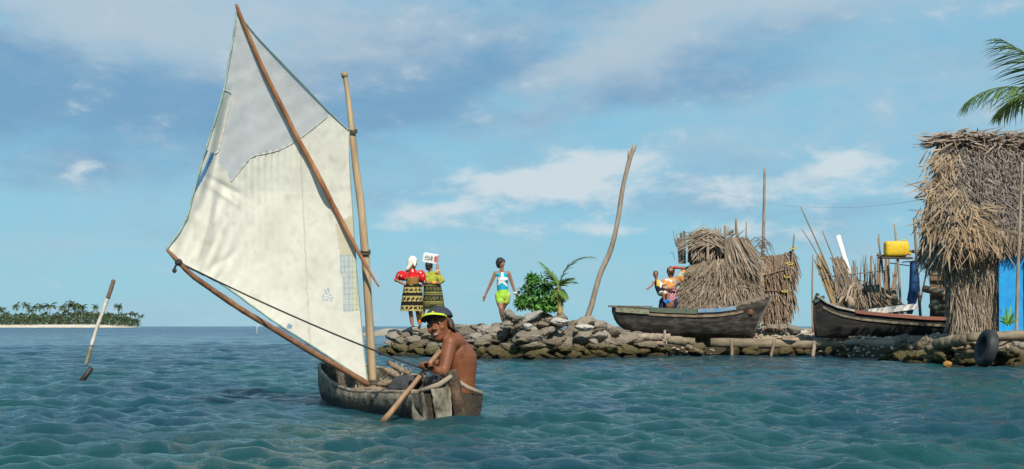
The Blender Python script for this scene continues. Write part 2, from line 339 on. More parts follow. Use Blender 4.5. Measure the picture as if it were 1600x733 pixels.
# ------------------------------------------------------------------ setting: sea
CAN_A, CAN_DIR = Vector((-0.43, 9.02, 0)), Vector((-0.44, 0.9, 0)).normalized()
CAN_N = Vector((CAN_DIR.y, -CAN_DIR.x, 0))          # to the boat's right (away from the camera's left)
CAN_W = [(0, .235), (.3, .275), (.7, .30), (1.2, .31), (1.6, .30), (2.0, .265), (2.4, .20), (2.7, .125), (2.95, .045), (3.02, .012)]
def build_sea():
    rng = np.random.RandomState(11)
    ys = [1.2]
    while ys[-1] < 45: ys.append(ys[-1] * 1.0032 if ys[-1] > 4.5 else ys[-1] * 1.02)
    while ys[-1] < 400: ys.append(ys[-1] * 1.016)
    while ys[-1] < 50000: ys.append(ys[-1] * 1.2)
    dense = np.radians(np.linspace(-31, 31, 350)); side = np.radians(np.linspace(31, 329, 70))[1:-1]
    th = np.concatenate([dense, side]); r = np.array(ys)
    Rr, T = np.meshgrid(r, th, indexing='ij'); X = Rr * np.sin(T); Y = Rr * np.cos(T); Z = np.zeros_like(X)
    dx = np.zeros_like(X); dy = np.zeros_like(X)
    cell = np.where(np.abs(T) < R(31.5), Rr * 0.0033, Rr * 0.08)
    main = R(-100)                                       # wave travel, mostly towards the camera
    NW = 190
    for k in range(NW):
        lam = 0.11 * (3.6 / 0.11) ** ((k / (NW - 1.0)) ** 1.15); a = lam * rng.uniform(.6, 1.3) * np.interp(lam, [.11, .25, .4, .8, 1.1, 1.8, 3.6], [.0098, .0118, .0104, .0064, .0036, .0030, .0018])
        d = main + rng.normal(0, .80 if lam < .7 else .42); kx, ky = math.cos(d), math.sin(d); kk = 2 * math.pi / lam; ph = rng.uniform(0, 6.28)
        fade = np.clip((lam / cell - 2.2) / 2.6, 0, 1) * a
        # patchy groups of waves
        g = 0.50 + 0.50 * np.sin(X * rng.uniform(.4, 1.5) * rng.choice([-1, 1]) + Y * rng.uniform(.2, .9) + rng.uniform(0, 6)); g = g * 0.98
        fade = fade * g
        arg = kk * (X * kx + Y * ky) + ph
        Z += fade * np.sin(arg); dx += fade * kx * np.cos(arg) * 0.3; dy += fade * ky * np.cos(arg) * 0.3
    # lee of the island is calmer close inshore
    calm = 1 - 0.55 * np.clip((Y - 17) / 10, 0, 1) * np.clip((X + 3) / 4, 0, 1) * (Y < 60)
    calm = calm * (1 - .55 * np.exp(-((X + 1.0) / 1.1) ** 2 - ((Y - 10.2) / 1.6) ** 2))
    X = X + dx * calm; Y = Y + dy * calm; Z = Z * calm
    # the canoe displaces the water inside its hull
    al = (X - CAN_A.x) * CAN_DIR.x + (Y - CAN_A.y) * CAN_DIR.y; ac = (X - CAN_A.x) * CAN_N.x + (Y - CAN_A.y) * CAN_N.y
    wv = np.interp(al, [a for a, b in CAN_W], [b for a, b in CAN_W]) * 0.72
    ins = (al > 0.06) & (al < 2.75) & (np.abs(ac) < wv); Z = np.where(ins, -0.22, Z)
    n, m_ = X.shape; co = np.stack([X, Y, Z], -1).reshape(-1, 3).astype(np.float32)
    co = np.vstack([co, [[0, 0, 0]]]).astype(np.float32)
    i = np.arange(n - 1)[:, None] * m_; j = np.arange(m_)[None, :]; jn = (j + 1) % m_
    q = np.stack([i + j, i + m_ + j, i + m_ + jn, i + jn], -1).reshape(-1, 4)[:, ::-1]
    tri = np.stack([np.full(m_, n * m_), (np.arange(m_) + 1) % m_, np.arange(m_)], -1)
    nq, ntr = len(q), len(tri); me = bpy.data.meshes.new('water')
    me.vertices.add(len(co)); me.vertices.foreach_set('co', co.ravel()); me.loops.add(nq * 4 + ntr * 3)
    me.loops.foreach_set('vertex_index', np.concatenate([q.ravel(), tri.ravel()]).astype(np.int32)); me.polygons.add(nq + ntr)
    me.polygons.foreach_set('loop_start', np.concatenate([np.arange(nq) * 4, nq * 4 + np.arange(ntr) * 3]).astype(np.int32))
    me.update(calc_edges=True); me.validate()
    me.polygons.foreach_set('use_smooth', [True] * len(me.polygons))
    m = bpy.data.materials.new('sea_water'); m.use_nodes = True; nt = m.node_tree; N = nt.nodes; L = nt.links; b = N['Principled BSDF']
    g = N.new('ShaderNodeNewGeometry'); sp = N.new('ShaderNodeSeparateXYZ'); L.new(g.outputs['Position'], sp.inputs[0])
    def nz(scale, st, detail=5, rough=.55):
        mp = N.new('ShaderNodeMapping'); mp.inputs['Scale'].default_value = st; L.new(g.outputs['Position'], mp.inputs[0])
        t = N.new('ShaderNodeTexNoise'); t.inputs['Scale'].default_value = scale; t.inputs['Detail'].default_value = detail; t.inputs['Roughness'].default_value = rough
        L.new(mp.outputs[0], t.inputs[0]); return t.outputs[0]
    def mr(x, a, b_, c=0., d=1.):
        n_ = N.new('ShaderNodeMapRange'); L.new(x, n_.inputs[0])
        for q_, v_ in zip((1, 2, 3, 4), (a, b_, c, d)): n_.inputs[q_].default_value = v_
        return n_.outputs[0]
    def mx(f, a, c):
        x = N.new('ShaderNodeMix'); x.data_type = 'RGBA'; L.new(f, x.inputs[0])
        for i_, q_ in ((6, a), (7, c)):
            if isinstance(q_, tuple): x.inputs[i_].default_value = (*q_, 1)
            else: L.new(q_, x.inputs[i_])
        return x.outputs[2]
    # shallow reef water: patches of weed and sand below the surface, deep blue farther out
    shallow = mx(mr(nz(.45, (1, .6, 0), 4), .40, .62), WATER_G, WATER_B)
    deep = mx(mr(sp.outputs[1], 14, 60), shallow, WATER_D)
    L.new(deep, b.inputs['Base Color']); b.inputs['IOR'].default_value = 1.333; b.inputs['Specular IOR Level'].default_value = 0.5
    L.new(mr(sp.outputs[1], 10, 160, .03, .16), b.inputs['Roughness'])
    bp = N.new('ShaderNodeBump'); bp.inputs['Distance'].default_value = 0.10; bp.inputs['Strength'].default_value = .9
    L.new(nz(3.2, (.5, 1, 1), 9, .74), bp.inputs['Height'])
    # wind waves beyond the modelled swell
    bp2 = N.new('ShaderNodeBump'); bp2.inputs['Distance'].default_value = 1.1; L.new(mr(sp.outputs[1], 25, 120, 0., .85), bp2.inputs['Strength'])
    L.new(nz(.55, (.35, 1, 1), 6, .6), bp2.inputs['Height']); L.new(bp.outputs[0], bp2.inputs['Normal']); L.new(bp2.outputs[0], b.inputs['Normal'])
    me.materials.append(m); o = bpy.data.objects.new('water', me); COL.objects.link(o); o['kind'] = 'structure'
WATER_G, WATER_B, WATER_D = (.009, .064, .064), (.005, .042, .064), (.0033, .026, .070)
build_sea()

# ------------------------------------------------------------------ setting: the island's ground
LAND = [(-2.95, 28.5), (-2.77, 27.7), (-.91, 26.0), (.625, 25.0), (2.7, 27.0), (4.25, 28.2), (6.65, 28.2), (7.35, 25.3), (6.95, 23.4), (6.9, 21.5), (7.4, 20.6), (7.95, 19.8),
        (13, 19.1), (40, 19.1), (40, 70), (10, 70), (8.2, 42), (4.2, 34.5), (1.5, 29.6), (-1.2, 29.4)]
def land_d(x, y):                          # signed distance to the shoreline, positive inland
    best = 1e9
    for (ax, ay), (bx, by) in zip(LAND, LAND[1:] + LAND[:1]):
        vx, vy = bx - ax, by - ay; t = max(0, min(1, ((x - ax) * vx + (y - ay) * vy) / (vx * vx + vy * vy)))
        q = math.hypot(x - ax - vx * t, y - ay - vy * t)
        if q < best: best = q
    return best if pin(LAND, x, y) else -best
def land_z(x, y, d=None):
    if d is None: d = land_d(x, y)
    h = .40 + .46 * math.exp(-((x - .7) / 1.15) ** 2 - ((y - 26.3) / 1.0) ** 2) + .16 * math.exp(-((x + 1.2) / 1.3) ** 2 - ((y - 27.5) / 1.2) ** 2)
    h += .14 * max(0, min(1, (y - 29.2) / 1.2)) + .10 * max(0, min(1, (x - 6.9) / .8)) * max(0, min(1, (25.6 - y) / 1.5))
    h += .045 * (noise.noise(Vector((x * 1.7, y * 1.7, 0))) + .5 * noise.noise(Vector((x * 5, y * 5, 3))))
    return min(h, (d - (.62 if x < 3.2 else .34)) * 1.05 + .02 * noise.noise(Vector((x * 4, y * 4, 1)))) if d < 1.4 else h
def wet(N, L, mixc, col, nz):  # low ground darkened: waterline damp, plus painted shade under logs and between stones
    g = N.new('ShaderNodeNewGeometry'); s = N.new('ShaderNodeSeparateXYZ'); L.new(g.outputs['Position'], s.inputs[0]); r = N.new('ShaderNodeMapRange'); r.interpolation_type = 'SMOOTHSTEP'; r.inputs[1].default_value = .34; r.inputs[2].default_value = .2; L.new(s.outputs[2], r.inputs[0]); return mixc(r.outputs[0], col, (.045, .036, .024))
def build_ground():
    mb = MB(); xs = [-3.6 + .17 * i for i in range(96)] + [13 + .8 * i for i in range(36)]; ys = [18.6 + .17 * i for i in range(96)] + [35.2 + 1.0 * i for i in range(38)]
    P = []
    for y in ys: P.append([Vector((x, y, max(-.6, land_z(x, y)))) for x in xs])
    mb.grid(P)
    structure('island_ground', mb, mat('coral_rubble_ground', (.36, .28, .20), (.20, .155, .11), 5, .9, .9, 22, spec=.15, detail=9, extra=wet), True)
    mb = MB()                                  # loose coral rubble lying on it
    for _ in range(4600):
        x, y = (rnd(2.5, 9.5), rnd(27.2, 33)) if random.random() < .75 else (rnd(6.3, 10.5), rnd(20, 28.6))
        d = land_d(x, y)
        if d < .3: continue
        r = rnd(.02, .055) * (1.5 if random.random() < .08 else 1); z = land_z(x, y, d); c = Vector((x, y, z + r * .2)); b = mb.add([c + Vector((rnd(.7, 1.2) * r * a, rnd(.7, 1.2) * r * e, r * f * rnd(.5, .9))) for a, e, f in ((1, 0, 0), (0, 1, 0), (-1, 0, 0), (0, -1, 0), (0, 0, 1), (.1, 0, -1))])
        for q in ((0, 1, 4), (1, 2, 4), (2, 3, 4), (3, 0, 4), (1, 0, 5), (2, 1, 5), (3, 2, 5), (0, 3, 5)): mb.face([b + k for k in q])
    solo('coral_rubble', mb, mat('loose_rubble', (.40, .33, .25), (.25, .20, .15), 9, .9, .4, island=[(.20, .15, .11), (.45, .38, .30), (.34, .26, .18), (.58, .53, .45)]), 'loose pale coral rubble scattered over the ground around the canoes', 'rubble', None, False, 'stuff')
    # low reef flat far behind the stone wall
    mb = MB(); P = []
    for i in range(26):
        x = -13.0 + i * .75; P.append([])
        for j in range(14):
            y = 84 + j * 2.2; e = min(1, (i + .3) / 4) * math.sin(math.pi * j / 13)
            P[-1].append(Vector((x, y + 1.5 * noise.noise(Vector((x * .3, j, 0))), -.25 + e * (.62 + .35 * noise.noise(Vector((x * .6, y * .4, 2)))) + (.25 * e if j > 8 else 0))))
    mb.grid(P); structure('reef_flat_ground', mb, mat('reef_flat', (.42, .36, .28), (.22, .18, .13), .8, .9, .6, 3), True)
build_ground()

# ------------------------------------------------------------------ the stones of the sea wall, each a thing
def rock_material():
    def ex(N, L, mixc, col, nz):
        g = N.new('ShaderNodeNewGeometry'); s = N.new('ShaderNodeSeparateXYZ'); L.new(g.outputs['Position'], s.inputs[0])
        a = N.new('ShaderNodeMath'); a.operation = 'MULTIPLY_ADD'; L.new(nz.outputs[0], a.inputs[0]); a.inputs[1].default_value = -.45; L.new(s.outputs[2], a.inputs[2])
        r = N.new('ShaderNodeMapRange'); r.interpolation_type = 'SMOOTHSTEP'; r.inputs[1].default_value = .22; r.inputs[2].default_value = -.10; L.new(a.outputs[0], r.inputs[0])
        c = mixc(r.outputs[0], col, mixc(nz.outputs[0], (.13, .10, .032), (.045, .042, .02)))       # algae on the lower stones
        r2 = N.new('ShaderNodeMapRange'); r2.interpolation_type = 'SMOOTHSTEP'; r2.inputs[1].default_value = -.10; r2.inputs[2].default_value = -.20; L.new(a.outputs[0], r2.inputs[0])
        return mixc(r2.outputs[0], c, (.025, .022, .015))                                              # wet weed line
    return mat('coral_stone', (.28, .225, .165), (.050, .040, .029), 5.5, .92, 1.0, 20, obj=[(.085, .068, .05), (.33, .29, .23), (.16, .135, .11), (.52, .48, .42), (.22, .165, .10), (.40, .36, .31), (.12, .10, .08), (.34, .29, .22)], spec=.2, detail=10, extra=ex)
def build_rocks():
    m = rock_material(); var = []
    for k in range(16):
        bm = bmesh.new(); bmesh.ops.create_icosphere(bm, subdivisions=4, radius=1)
        o = Vector((k * 7.3, k * 3.1, 0)); flat = [(Vector((rnd(-1, 1), rnd(-1, 1), rnd(-.6, 1))).normalized(), rnd(.55, .85)) for _ in range(7)]
        for v in bm.verts:
            p = v.co.copy()
            for nrm, dd in flat:
                e = p.dot(nrm)
                if e > dd: p -= nrm * (e - dd) * .85
            q = p + o; p *= 1 + .20 * noise.noise(q * 1.3) + .17 * noise.noise(q * 2.9) + .12 * noise.noise(q * 6.5) + .07 * noise.noise(q * 14)
            v.co = p
        me = bpy.data.meshes.new('rock'); bm.to_mesh(me); bm.free(); me.materials.append(m); me.polygons.foreach_set('use_smooth', [True] * len(me.polygons)); var.append(me)
    cnt = [0]
    def rock(x, y, z, s, yaw=None, tilt=.25, label=None, group=None, cat='stone'):
        o = bpy.data.objects.new('rock', random.choice(var)); COL.objects.link(o); o.location = (x, y, z); o.scale = s
        o.rotation_euler = (rnd(-tilt, tilt), rnd(-tilt, tilt), rnd(0, 6.28) if yaw is None else yaw)
        o['label'] = label or 'brown coral stone packed among others in the low sea wall'; o['category'] = cat; o['group'] = group or 'coral stones of the sea wall'; cnt[0] += 1; return o
    top = [(-3.2, .46), (-2.5, .58), (-1.3, .66), (-.5, .68), (0, .82), (.65, .92), (1.3, .86), (1.9, .72), (2.6, .56), (3.3, .36), (4.3, .22)]
    front = [Vector((*p, 0)) for p in [(-2.9, 28.9), (-2.85, 27.7), (-.91, 26.0), (.625, 25.0), (2.7, 27.0), (3.5, 27.6)]]
    for a, b in zip(front, front[1:]):
        L = (b - a).length; d = (b - a) / L; nrm = Vector((-d.y, d.x, 0))
        nn = max(2, int(L / .40))
        for r in range(9):
            for i in range(nn):
                p = a + d * (L * (i + (.5 if r % 2 else 0) + rnd(-.25, .25)) / nn); zt = plin(top, p.x); z = -.02 + r * .115 + rnd(-.03, .03)
                if z > zt - .02: continue
                p = p + nrm * (.10 + z * 1.0 + rnd(-.06, .08)); big = rnd(.75, 1.35) * (.86 if r > 4 else 1)
                rock(p.x, p.y, z, (.225 * big * rnd(.7, 1.35), .185 * big, rnd(.055, .115) * (.8 + .3 * big)), math.atan2(d.y, d.x) + rnd(-.6, .6), .42)
    for _ in range(34):                       # capping stones along the crest
        x = rnd(-2.7, 2.9); yf = plin([(-2.8, 27.7), (-.91, 26), (.625, 25), (2.7, 27), (3.3, 27.5)], x); y = yf + rnd(.8, 1.6)
        z = plin(top, x); pale = random.random() < .3
        o = rock(x, y, z - rnd(.05, .14), (rnd(.14, .26), rnd(.12, .2), rnd(.06, .11)), rnd(-.6, .6), .35)
    # a few that stand out
    ms = mat('pale_coral_stone', (.62, .58, .52), (.40, .36, .31), 8, .9, .8, 24, spec=.2)
    for (u, v, Y, s, lab) in ((876, 503, 25.7, (.2, .17, .085), 'nearly white flat stone on the wall below the young palm'),
                              (830, 494, 25.7, (.24, .16, .07), 'grey tilted slab lying on top of the wall under the bush'),
                              (913, 512, 26.0, (.2, .17, .07), 'pale flat stone on the wall right of the young palm'),
                              (826, 510, 25.4, (.11, .10, .07), 'small white stone in the wall left of the palm')):
        p = at(u, v, Y); o = rock(p.x, p.y, p.z, s, rnd(-.3, .3), .12, lab); o.data = o.data.copy(); o.data.materials[0] = ms
        if 'tilted' in lab: o.rotation_euler = (.1, -.45, .2); o.data.materials[0] = mat('grey_slab', (.40, .38, .34), (.24, .22, .2), 8, .9, .8, 24)
    # stones under the landing logs
    for i in range(26):
        x = rnd(3.2, 7.6); y = 28.15 + rnd(-.15, .55) if x < 6.6 else rnd(26.4, 28.4); z = rnd(-.02, .16)
        rock(x, y, z, (rnd(.13, .24), rnd(.12, .2), rnd(.08, .13)), None, .4, 'shaded brown stone under the log that edges the landing', 'stones under the landing logs')
    for (u, v, w) in ((1088, 544, .2), (1225, 549, .2), (1330, 548, .22), (1240, 516, .16), (1262, 552, .12)):
        p = at(u, v, 27.9); rock(p.x, p.y, p.z, (w, .14, .1), 0, .3, 'tan stone catching the sun at the foot of the landing', 'stones under the landing logs')
    for (u, v) in ((1207, 512), (1222, 517), (1243, 512), (1252, 519), (1196, 519)):
        p = at(u, v, 29.6); o = rock(p.x, p.y, land_z(p.x, p.y) + .03, (rnd(.1, .18), .12, .06), None, .2, 'white coral boulder on the ground between the two beached canoes', 'pale boulders between the canoes'); o.data = o.data.copy(); o.data.materials[0] = ms
    # rubble point in front of the hut
    pr = [Vector((*p, 0)) for p in [(7.35, 25.6), (6.95, 23.4), (6.9, 21.5), (7.4, 20.6), (7.95, 19.8), (10.4, 19.4)]]
    for a, b in zip(pr, pr[1:]):
        L = (b - a).length; d = (b - a) / L; nrm = Vector((-d.y, d.x, 0)); nn = max(2, int(L / .40))
        for r in range(4):
            for i in range(nn):
                p = a + d * (L * (i + (.5 if r % 2 else 0) + rnd(-.3, .3)) / nn) + nrm * (.08 + r * .16 + rnd(-.08, .08)); z = -.02 + r * .12 + rnd(-.04, .04); big = rnd(.6, 1.25)
                rock(p.x, p.y, z, (.23 * big, .19 * big, rnd(.08, .13)), math.atan2(d.y, d.x) + rnd(-.7, .7), .45, 'algae brown stone in the rubble bank below the hut', 'stones of the bank below the hut')
    p = at(1481, 569, 19.9); o = rock(p.x, p.y, p.z, (.075, .07, .055), 0, .1, 'small orange stone at the waterline left of the tyre'); o.data = o.data.copy(); o.data.materials[0] = mat('orange_stone', (.42, .22, .06), (.30, .15, .05), 8, .8, .4)
    print('rocks', cnt[0])
build_rocks()

# ------------------------------------------------------------------ far island with palms
def frond(mb, base, d, L, nl=22, leaf=.5, w=.05, droop=.9, rr=.02, hang=.5, segs=2, seg_r=10, up=Vector((0, 0, 1))):
    d = d.normalized(); side = d.cross(up).normalized(); pts = []; p = base.copy(); e = math.asin(max(-1, min(1, d.z))); h = Vector((d.x, d.y, 0)).normalized() if abs(d.z) < .99 else Vector((1, 0, 0))
    for i in range(seg_r + 1):
        pts.append(p.copy()); a = e - droop * (i / seg_r) ** 1.4; p = p + (h * math.cos(a) + up * math.sin(a)) * (L / seg_r)
    if rr: mb.tube(pts, [rr, rr * .25], 5)
    for i in range(nl):
        t = .10 + .9 * (i + .5) / nl; k = t * seg_r; j = min(int(k), seg_r - 1); q = pts[j].lerp(pts[j + 1], k - j); tg = (pts[j + 1] - pts[j]).normalized(); n = side.cross(tg).normalized()
        l = leaf * (math.sin(math.pi * (.12 + .80 * t)) ** .7) * rnd(.85, 1.1)
        for s in (-1, 1):
            dd = (side * s * (.95 - .55 * t) + tg * (.45 + .75 * t) - up * hang * rnd(.6, 1.3) + n * .25)
            mb.strip(q, dd, n, l, w, bend=-.25 * rnd(.4, 1.4), tw=rnd(-.3, .3), segs=segs, tip=.1)
def build_far_island():
    Y0 = 720.0; mb = MB(); P = []
    for i in range(60):
        x = -207 - i * 3.2; row = []
        for j in range(14):
            y = Y0 - 26 + j * 9 + 6 * math.sin(i * .35) ; e = math.sin(math.pi * j / 13) * min(1, i / 7)
            row.append(Vector((x * y / Y0, y, -.4 + 2.0 * min(1, e * 2.2))))
        P.append(row)
    mb.grid(P); structure('far_island_beach', mb, mat('pale_sand', (.66, .58, .46), (.52, .44, .33), .2, .9), True)
    mb = MB()                                  # undergrowth: one mass nobody could count
    for _ in range(7500):
        u = rnd(-110, 216); Y = Y0 + rnd(-8, 55); x = (u - 800) / F * Y; hmax = plin([(-110, 7.5), (0, 7.6), (60, 7.0), (120, 8.6), (190, 7.6), (212, 4.2)], u)
        hh = hmax * (.8 + .35 * noise.noise(Vector((x * .12, Y * .05, 0)))); z = 1.2 + rnd(0, 1) ** .8 * hh; d = Vector((rnd(-1, 1), rnd(-1, 1), rnd(-.6, .7)))
        mb.strip(Vector((x, Y, z)), d, Vector((rnd(-1, 1), rnd(-1, 1), 1)).normalized(), rnd(.8, 1.9), rnd(.5, .95), bend=-.2, segs=2, tip=.3)
    solo('undergrowth', mb, MT['farleaf'], 'mass of low green undergrowth behind the beach of the far island', 'undergrowth', None, False, 'stuff')
    protos = []
    for k in range(4):
        t = thing('coconut_palm', 'x', 'palm tree', (0, 0, 0), 'coconut palms of the far island'); hgt = 9.0; lean = rnd(-.8, .8)
        a = MB(); pts = smooth_path([(0, 0, 0), (lean * .3, 0, hgt * .4), (lean, 0, hgt)], 7); a.tube(pts, [.24, .16, .13], 6); part('trunk', a, MT['trunk'], t, True)
        c = MB(); top = pts[-1]
        for q in range(15):
            az = 2 * math.pi * q / 15 + rnd(-.25, .25); el = rnd(-.35, 1.05); frond(c, top, Vector((math.cos(az) * math.cos(el), math.sin(az) * math.cos(el), math.sin(el))), rnd(2.9, 3.8), 9, 1.25, .36, rnd(1.0, 1.7), .06, .7, 1, 6)
        part('crown', c, MT['farleaf'], t); protos.append(t)
    used = [False] * 4
    def palm(u, vtop, dY, label, sc=1.0):
        k = random.randrange(4); Y = Y0 + dY
        o = protos[k] if not used[k] else copy_tree(protos[k]); used[k] = True
        p = at(u, vtop, Y); z0 = .9; hgt = (p.z - z0) * .97; o.location = (p.x, Y, z0); s = hgt / 10.6; o.scale = (s * sc, s * sc, s); o.rotation_euler = (0, 0, rnd(0, 6.28)); o['label'] = label
    for (u, v, dY, lab, sc) in [(24, 471, 30, 'leftmost single palm rising above the far island canopy', .6), (40, 471, 24, 'tall palm beside the lone leftmost one on the far island', .8), (55, 473, 28, 'slim palm between two clumps of the far island', .6), (64, 473, 12, 'palm on the left edge of the dense far clump', .7),
                            (78, 471, 0, 'broad full crowned palm left of the middle of the far island', 1.05), (97, 473, 6, 'palm in the gap left of the tallest far clump', .8), (111, 470, 10, 'tall palm at the left of the tallest far clump', .8), (119, 469, 6, 'tallest palm in the middle of the far island', .95), (128, 474, 0, 'wide palm at the right of the tallest far clump', 1.0),
                            (149, 474, 32, 'lone small palm in the gap right of the tallest far clump', .55), (185, 473, 10, 'single tall palm near the right tip of the far island', .75), (48, 480, 0, 'low palm before the undergrowth at the left of the far island', .9)]:
        palm(u, v, dY, lab, sc)
    for u, v in [(2, 478), (-14, 474), (-40, 472), (-70, 474), (-95, 478), (10, 486), (30, 488), (70, 486), (88, 486), (104, 482), (122, 484), (139, 484), (157, 486), (165, 488), (174, 487), (192, 487), (203, 486), (212, 486), (220, 491), (135, 489), (150, 490), (52, 490)]:
        palm(u, v, rnd(-4, 30), 'short coconut palm merging into the green mass of the far island', 1.15)
build_far_island()
# ------------------------------------------------------------------ people kit
def V(*a): return Vector(a)
def hand(mb, w, d, n, s=1.0, curl=.5, side=1, r=.0085, spread=.12):
    d = d.normalized(); n = (n - d * n.dot(d)).normalized(); x = d.cross(n) * side
    for o in (-.026, -.009, .009, .026): mb.cap(w + (d * .015 + x * o * .7) * s, .016 * s, w + (d * .082 + x * o) * s, .0125 * s, 8)
    for i, (o, l) in enumerate(((-.031, .060), (-.011, .074), (.010, .080), (.031, .070))):
        b = w + (d * .085 + x * o) * s; a1 = curl * .9; a2 = curl * 2.0; sp = x * (o * spread * 20)
        d1 = (d * math.cos(a1) + n * math.sin(a1) + sp * .1).normalized(); d2 = (d * math.cos(a2) + n * math.sin(a2)).normalized(); d3 = (d * math.cos(a2 * 1.45) + n * math.sin(a2 * 1.45)).normalized()
        k1 = b + d1 * l * .48 * s; k2 = k1 + d2 * l * .3 * s
        mb.cap(b, r * 1.1 * s, k1, r * s, 8); mb.cap(k1, r * s, k2, r * .92 * s, 8); mb.cap(k2, r * .92 * s, k2 + d3 * l * .22 * s, r * .8 * s, 8)
    t0 = w + (d * .028 + x * .03) * s; t1 = t0 + (d * .6 + x * .75 + n * .25).normalized() * .034 * s; t2 = t1 + (d * .8 + x * .2 + n * (.2 + curl * .7)).normalized() * .03 * s
    mb.cap(t0, .013 * s, t1, .0105 * s, 8); mb.cap(t1, .0105 * s, t2, .0085 * s, 8)
def face_frame(fwd, roll=0.0):
    f = fwd.normalized(); x = f.cross(V(0, 0, 1)).normalized(); z = x.cross(f); m = Matrix((x, f, z)).transposed()
    return m @ Matrix.Rotation(roll, 3, 'Y')
def head(mb, c, M, s=1.0):
    P = lambda x, y, z: c + M @ V(x * s, y * s, z * s)
    mb.ell(P(0, -.012, .035), (.072 * s, .088 * s, .083 * s), M); mb.ell(P(0, .018, -.032), (.058 * s, .064 * s, .068 * s), M)
    mb.ell(P(0, .052, -.083), (.027 * s, .024 * s, .022 * s), M); mb.cap(P(0, .074, .012), .0085 * s, P(0, .094, -.024), .013 * s)
    for q in (-1, 1):
        mb.ell(P(.014 * q, .084, -.028), (.009 * s, .011 * s, .008 * s), M); mb.ell(P(.076 * q, -.008, -.004), (.009 * s, .02 * s, .031 * s), M)
        mb.ell(P(.036 * q, .056, -.022), (.024 * s, .02 * s, .022 * s), M); mb.cap(P(.014 * q, .074, .03), .010 * s, P(.045 * q, .060, .028), .010 * s, 8)
        mb.cap(P(.05 * q, -.01, -.055), .022 * s, P(.012 * q, .05, -.08), .02 * s, 8)
    mb.cap(P(-.018, .076, -.052), .0085 * s, P(.018, .076, -.052), .0085 * s, 8); mb.cap(P(-.014, .073, -.066), .0085 * s, P(.014, .073, -.066), .0085 * s, 8)
def face_parts(c, M, s, par, smile=False):
    P = lambda x, y, z: c + M @ V(x * s, y * s, z * s)
    for q in (-1, 1):
        e = MB(); e.ell(P(.031 * q, .070, .008), (.0110 * s, .0072 * s, .0042 * s), M, 12, 8); eo = part('eye', e, MT['eyewhite'], par, True)
        i = MB(); i.ell(P(.031 * q, .0755, .008), (.0066 * s, .004 * s, .0058 * s), M, 10, 8); part('iris', i, MT['eye'], eo, True)
        b = MB(); b.cap(P(.013 * q, .084, .029), .0038 * s, P(.047 * q, .070, .032), .003 * s, 8); part('eyebrow', b, MT['hair'], par, True)
    m_ = MB(); m_.tube(smooth_path([P(-.019, .0735, -.0545), P(-.010, .0795, -.057), P(0, .0825, -.058), P(.010, .0795, -.057), P(.019, .0735, -.0545)], 10), .0040 * s, 8); part('mouth', m_, LIP if not smile else TEETH, par, True)
    if smile:
        m_ = MB(); m_.tube(smooth_path([P(-.028, .070, -.047), P(-.014, .082, -.050), P(0, .086, -.050), P(.014, .082, -.050), P(.028, .070, -.047)], 10), .0030 * s, 6)
        m_.tube(smooth_path([P(-.028, .070, -.048), P(-.014, .080, -.063), P(0, .083, -.066), P(.014, .080, -.063), P(.028, .070, -.048)], 10), .0036 * s, 6); part('lips', m_, LIP, par, True)
LIP = C('lips', (.20, .06, .045), (.17, .05, .04), rough=.4); TEETH = C('teeth', (.62, .58, .50), (.55, .52, .45), rough=.4)

# ------------------------------------------------------------------ hull kit
def hull_ring(w, zk, zg, th, nt=24, p=.72, q=.9):
    out, inn = [], []
    for t in range(nt + 1):
        a = math.pi * t / nt; c = math.cos(a); s_ = abs(math.sin(a))
        out.append((-math.copysign(abs(c) ** p, c) * w, zg - (zg - zk) * s_ ** q))
        wi = max(w - th, w * .25); zi = zk + th * 1.4; inn.append((math.copysign(abs(c) ** p, c) * wi, zg - max(zg - zi, .004) * s_ ** q))
    return out + inn
def hull(mb, st, place, th=.025, n=44, nt=24, p=.72, rough=0.0, colf=None):
    keys = [s[0] for s in st]; P = []
    for i in range(n + 1):
        a = keys[0] + (keys[-1] - keys[0]) * i / n; w, zk, zg = (plin([(s[0], s[k]) for s in st], a) for k in (1, 2, 3)); ring = hull_ring(max(w, .004), zk, zg, th, nt, p); row = []
        for l, z in ring:
            r_ = rough * (noise.noise(V(a * 3, l * 4, z * 4)) + .6 * noise.noise(V(a * 9, l * 9, z * 9))) if rough else 0
            row.append(place(a, l + r_, z + r_ * .6))
        P.append(row)
    mb.grid(P, True, colf); return P
def smooth_st(st, n=26):                    # resample hull stations with smooth interpolation
    pts = smooth_path([V(s[0], s[1], s[2]) for s in st], n); zg = smooth_path([V(s[0], s[3], 0) for s in st], n)
    return [(a.x, max(a.y, .004), a.z, b.y) for a, b in zip(pts, zg)]

# ------------------------------------------------------------------ the sailing canoe
def canoe_at(a, l, z): return CAN_A + CAN_DIR * a + CAN_N * l + V(0, 0, z + l * (.17 if a > 1.2 else -.06 + .23 * max(0, a) / 1.2))
def hull_wood(name, c1, c2, wet, zwet, sc=5, spec=.25):
    def ex(N, L, mixc, col, nz):
        g = N.new('ShaderNodeNewGeometry'); s = N.new('ShaderNodeSeparateXYZ'); L.new(g.outputs['Position'], s.inputs[0])
        a = N.new('ShaderNodeMath'); a.operation = 'MULTIPLY_ADD'; L.new(nz.outputs[0], a.inputs[0]); a.inputs[1].default_value = -.14; L.new(s.outputs[2], a.inputs[2])
        r = N.new('ShaderNodeMapRange'); r.interpolation_type = 'SMOOTHSTEP'; r.inputs[1].default_value = zwet + .03; r.inputs[2].default_value = zwet - .03; L.new(a.outputs[0], r.inputs[0]); return mixc(r.outputs[0], col, wet)
    return mat(name, c1, c2, sc, .8, .9, 26, stretch=(1, 1, 1.6), spec=spec, extra=ex, detail=10)
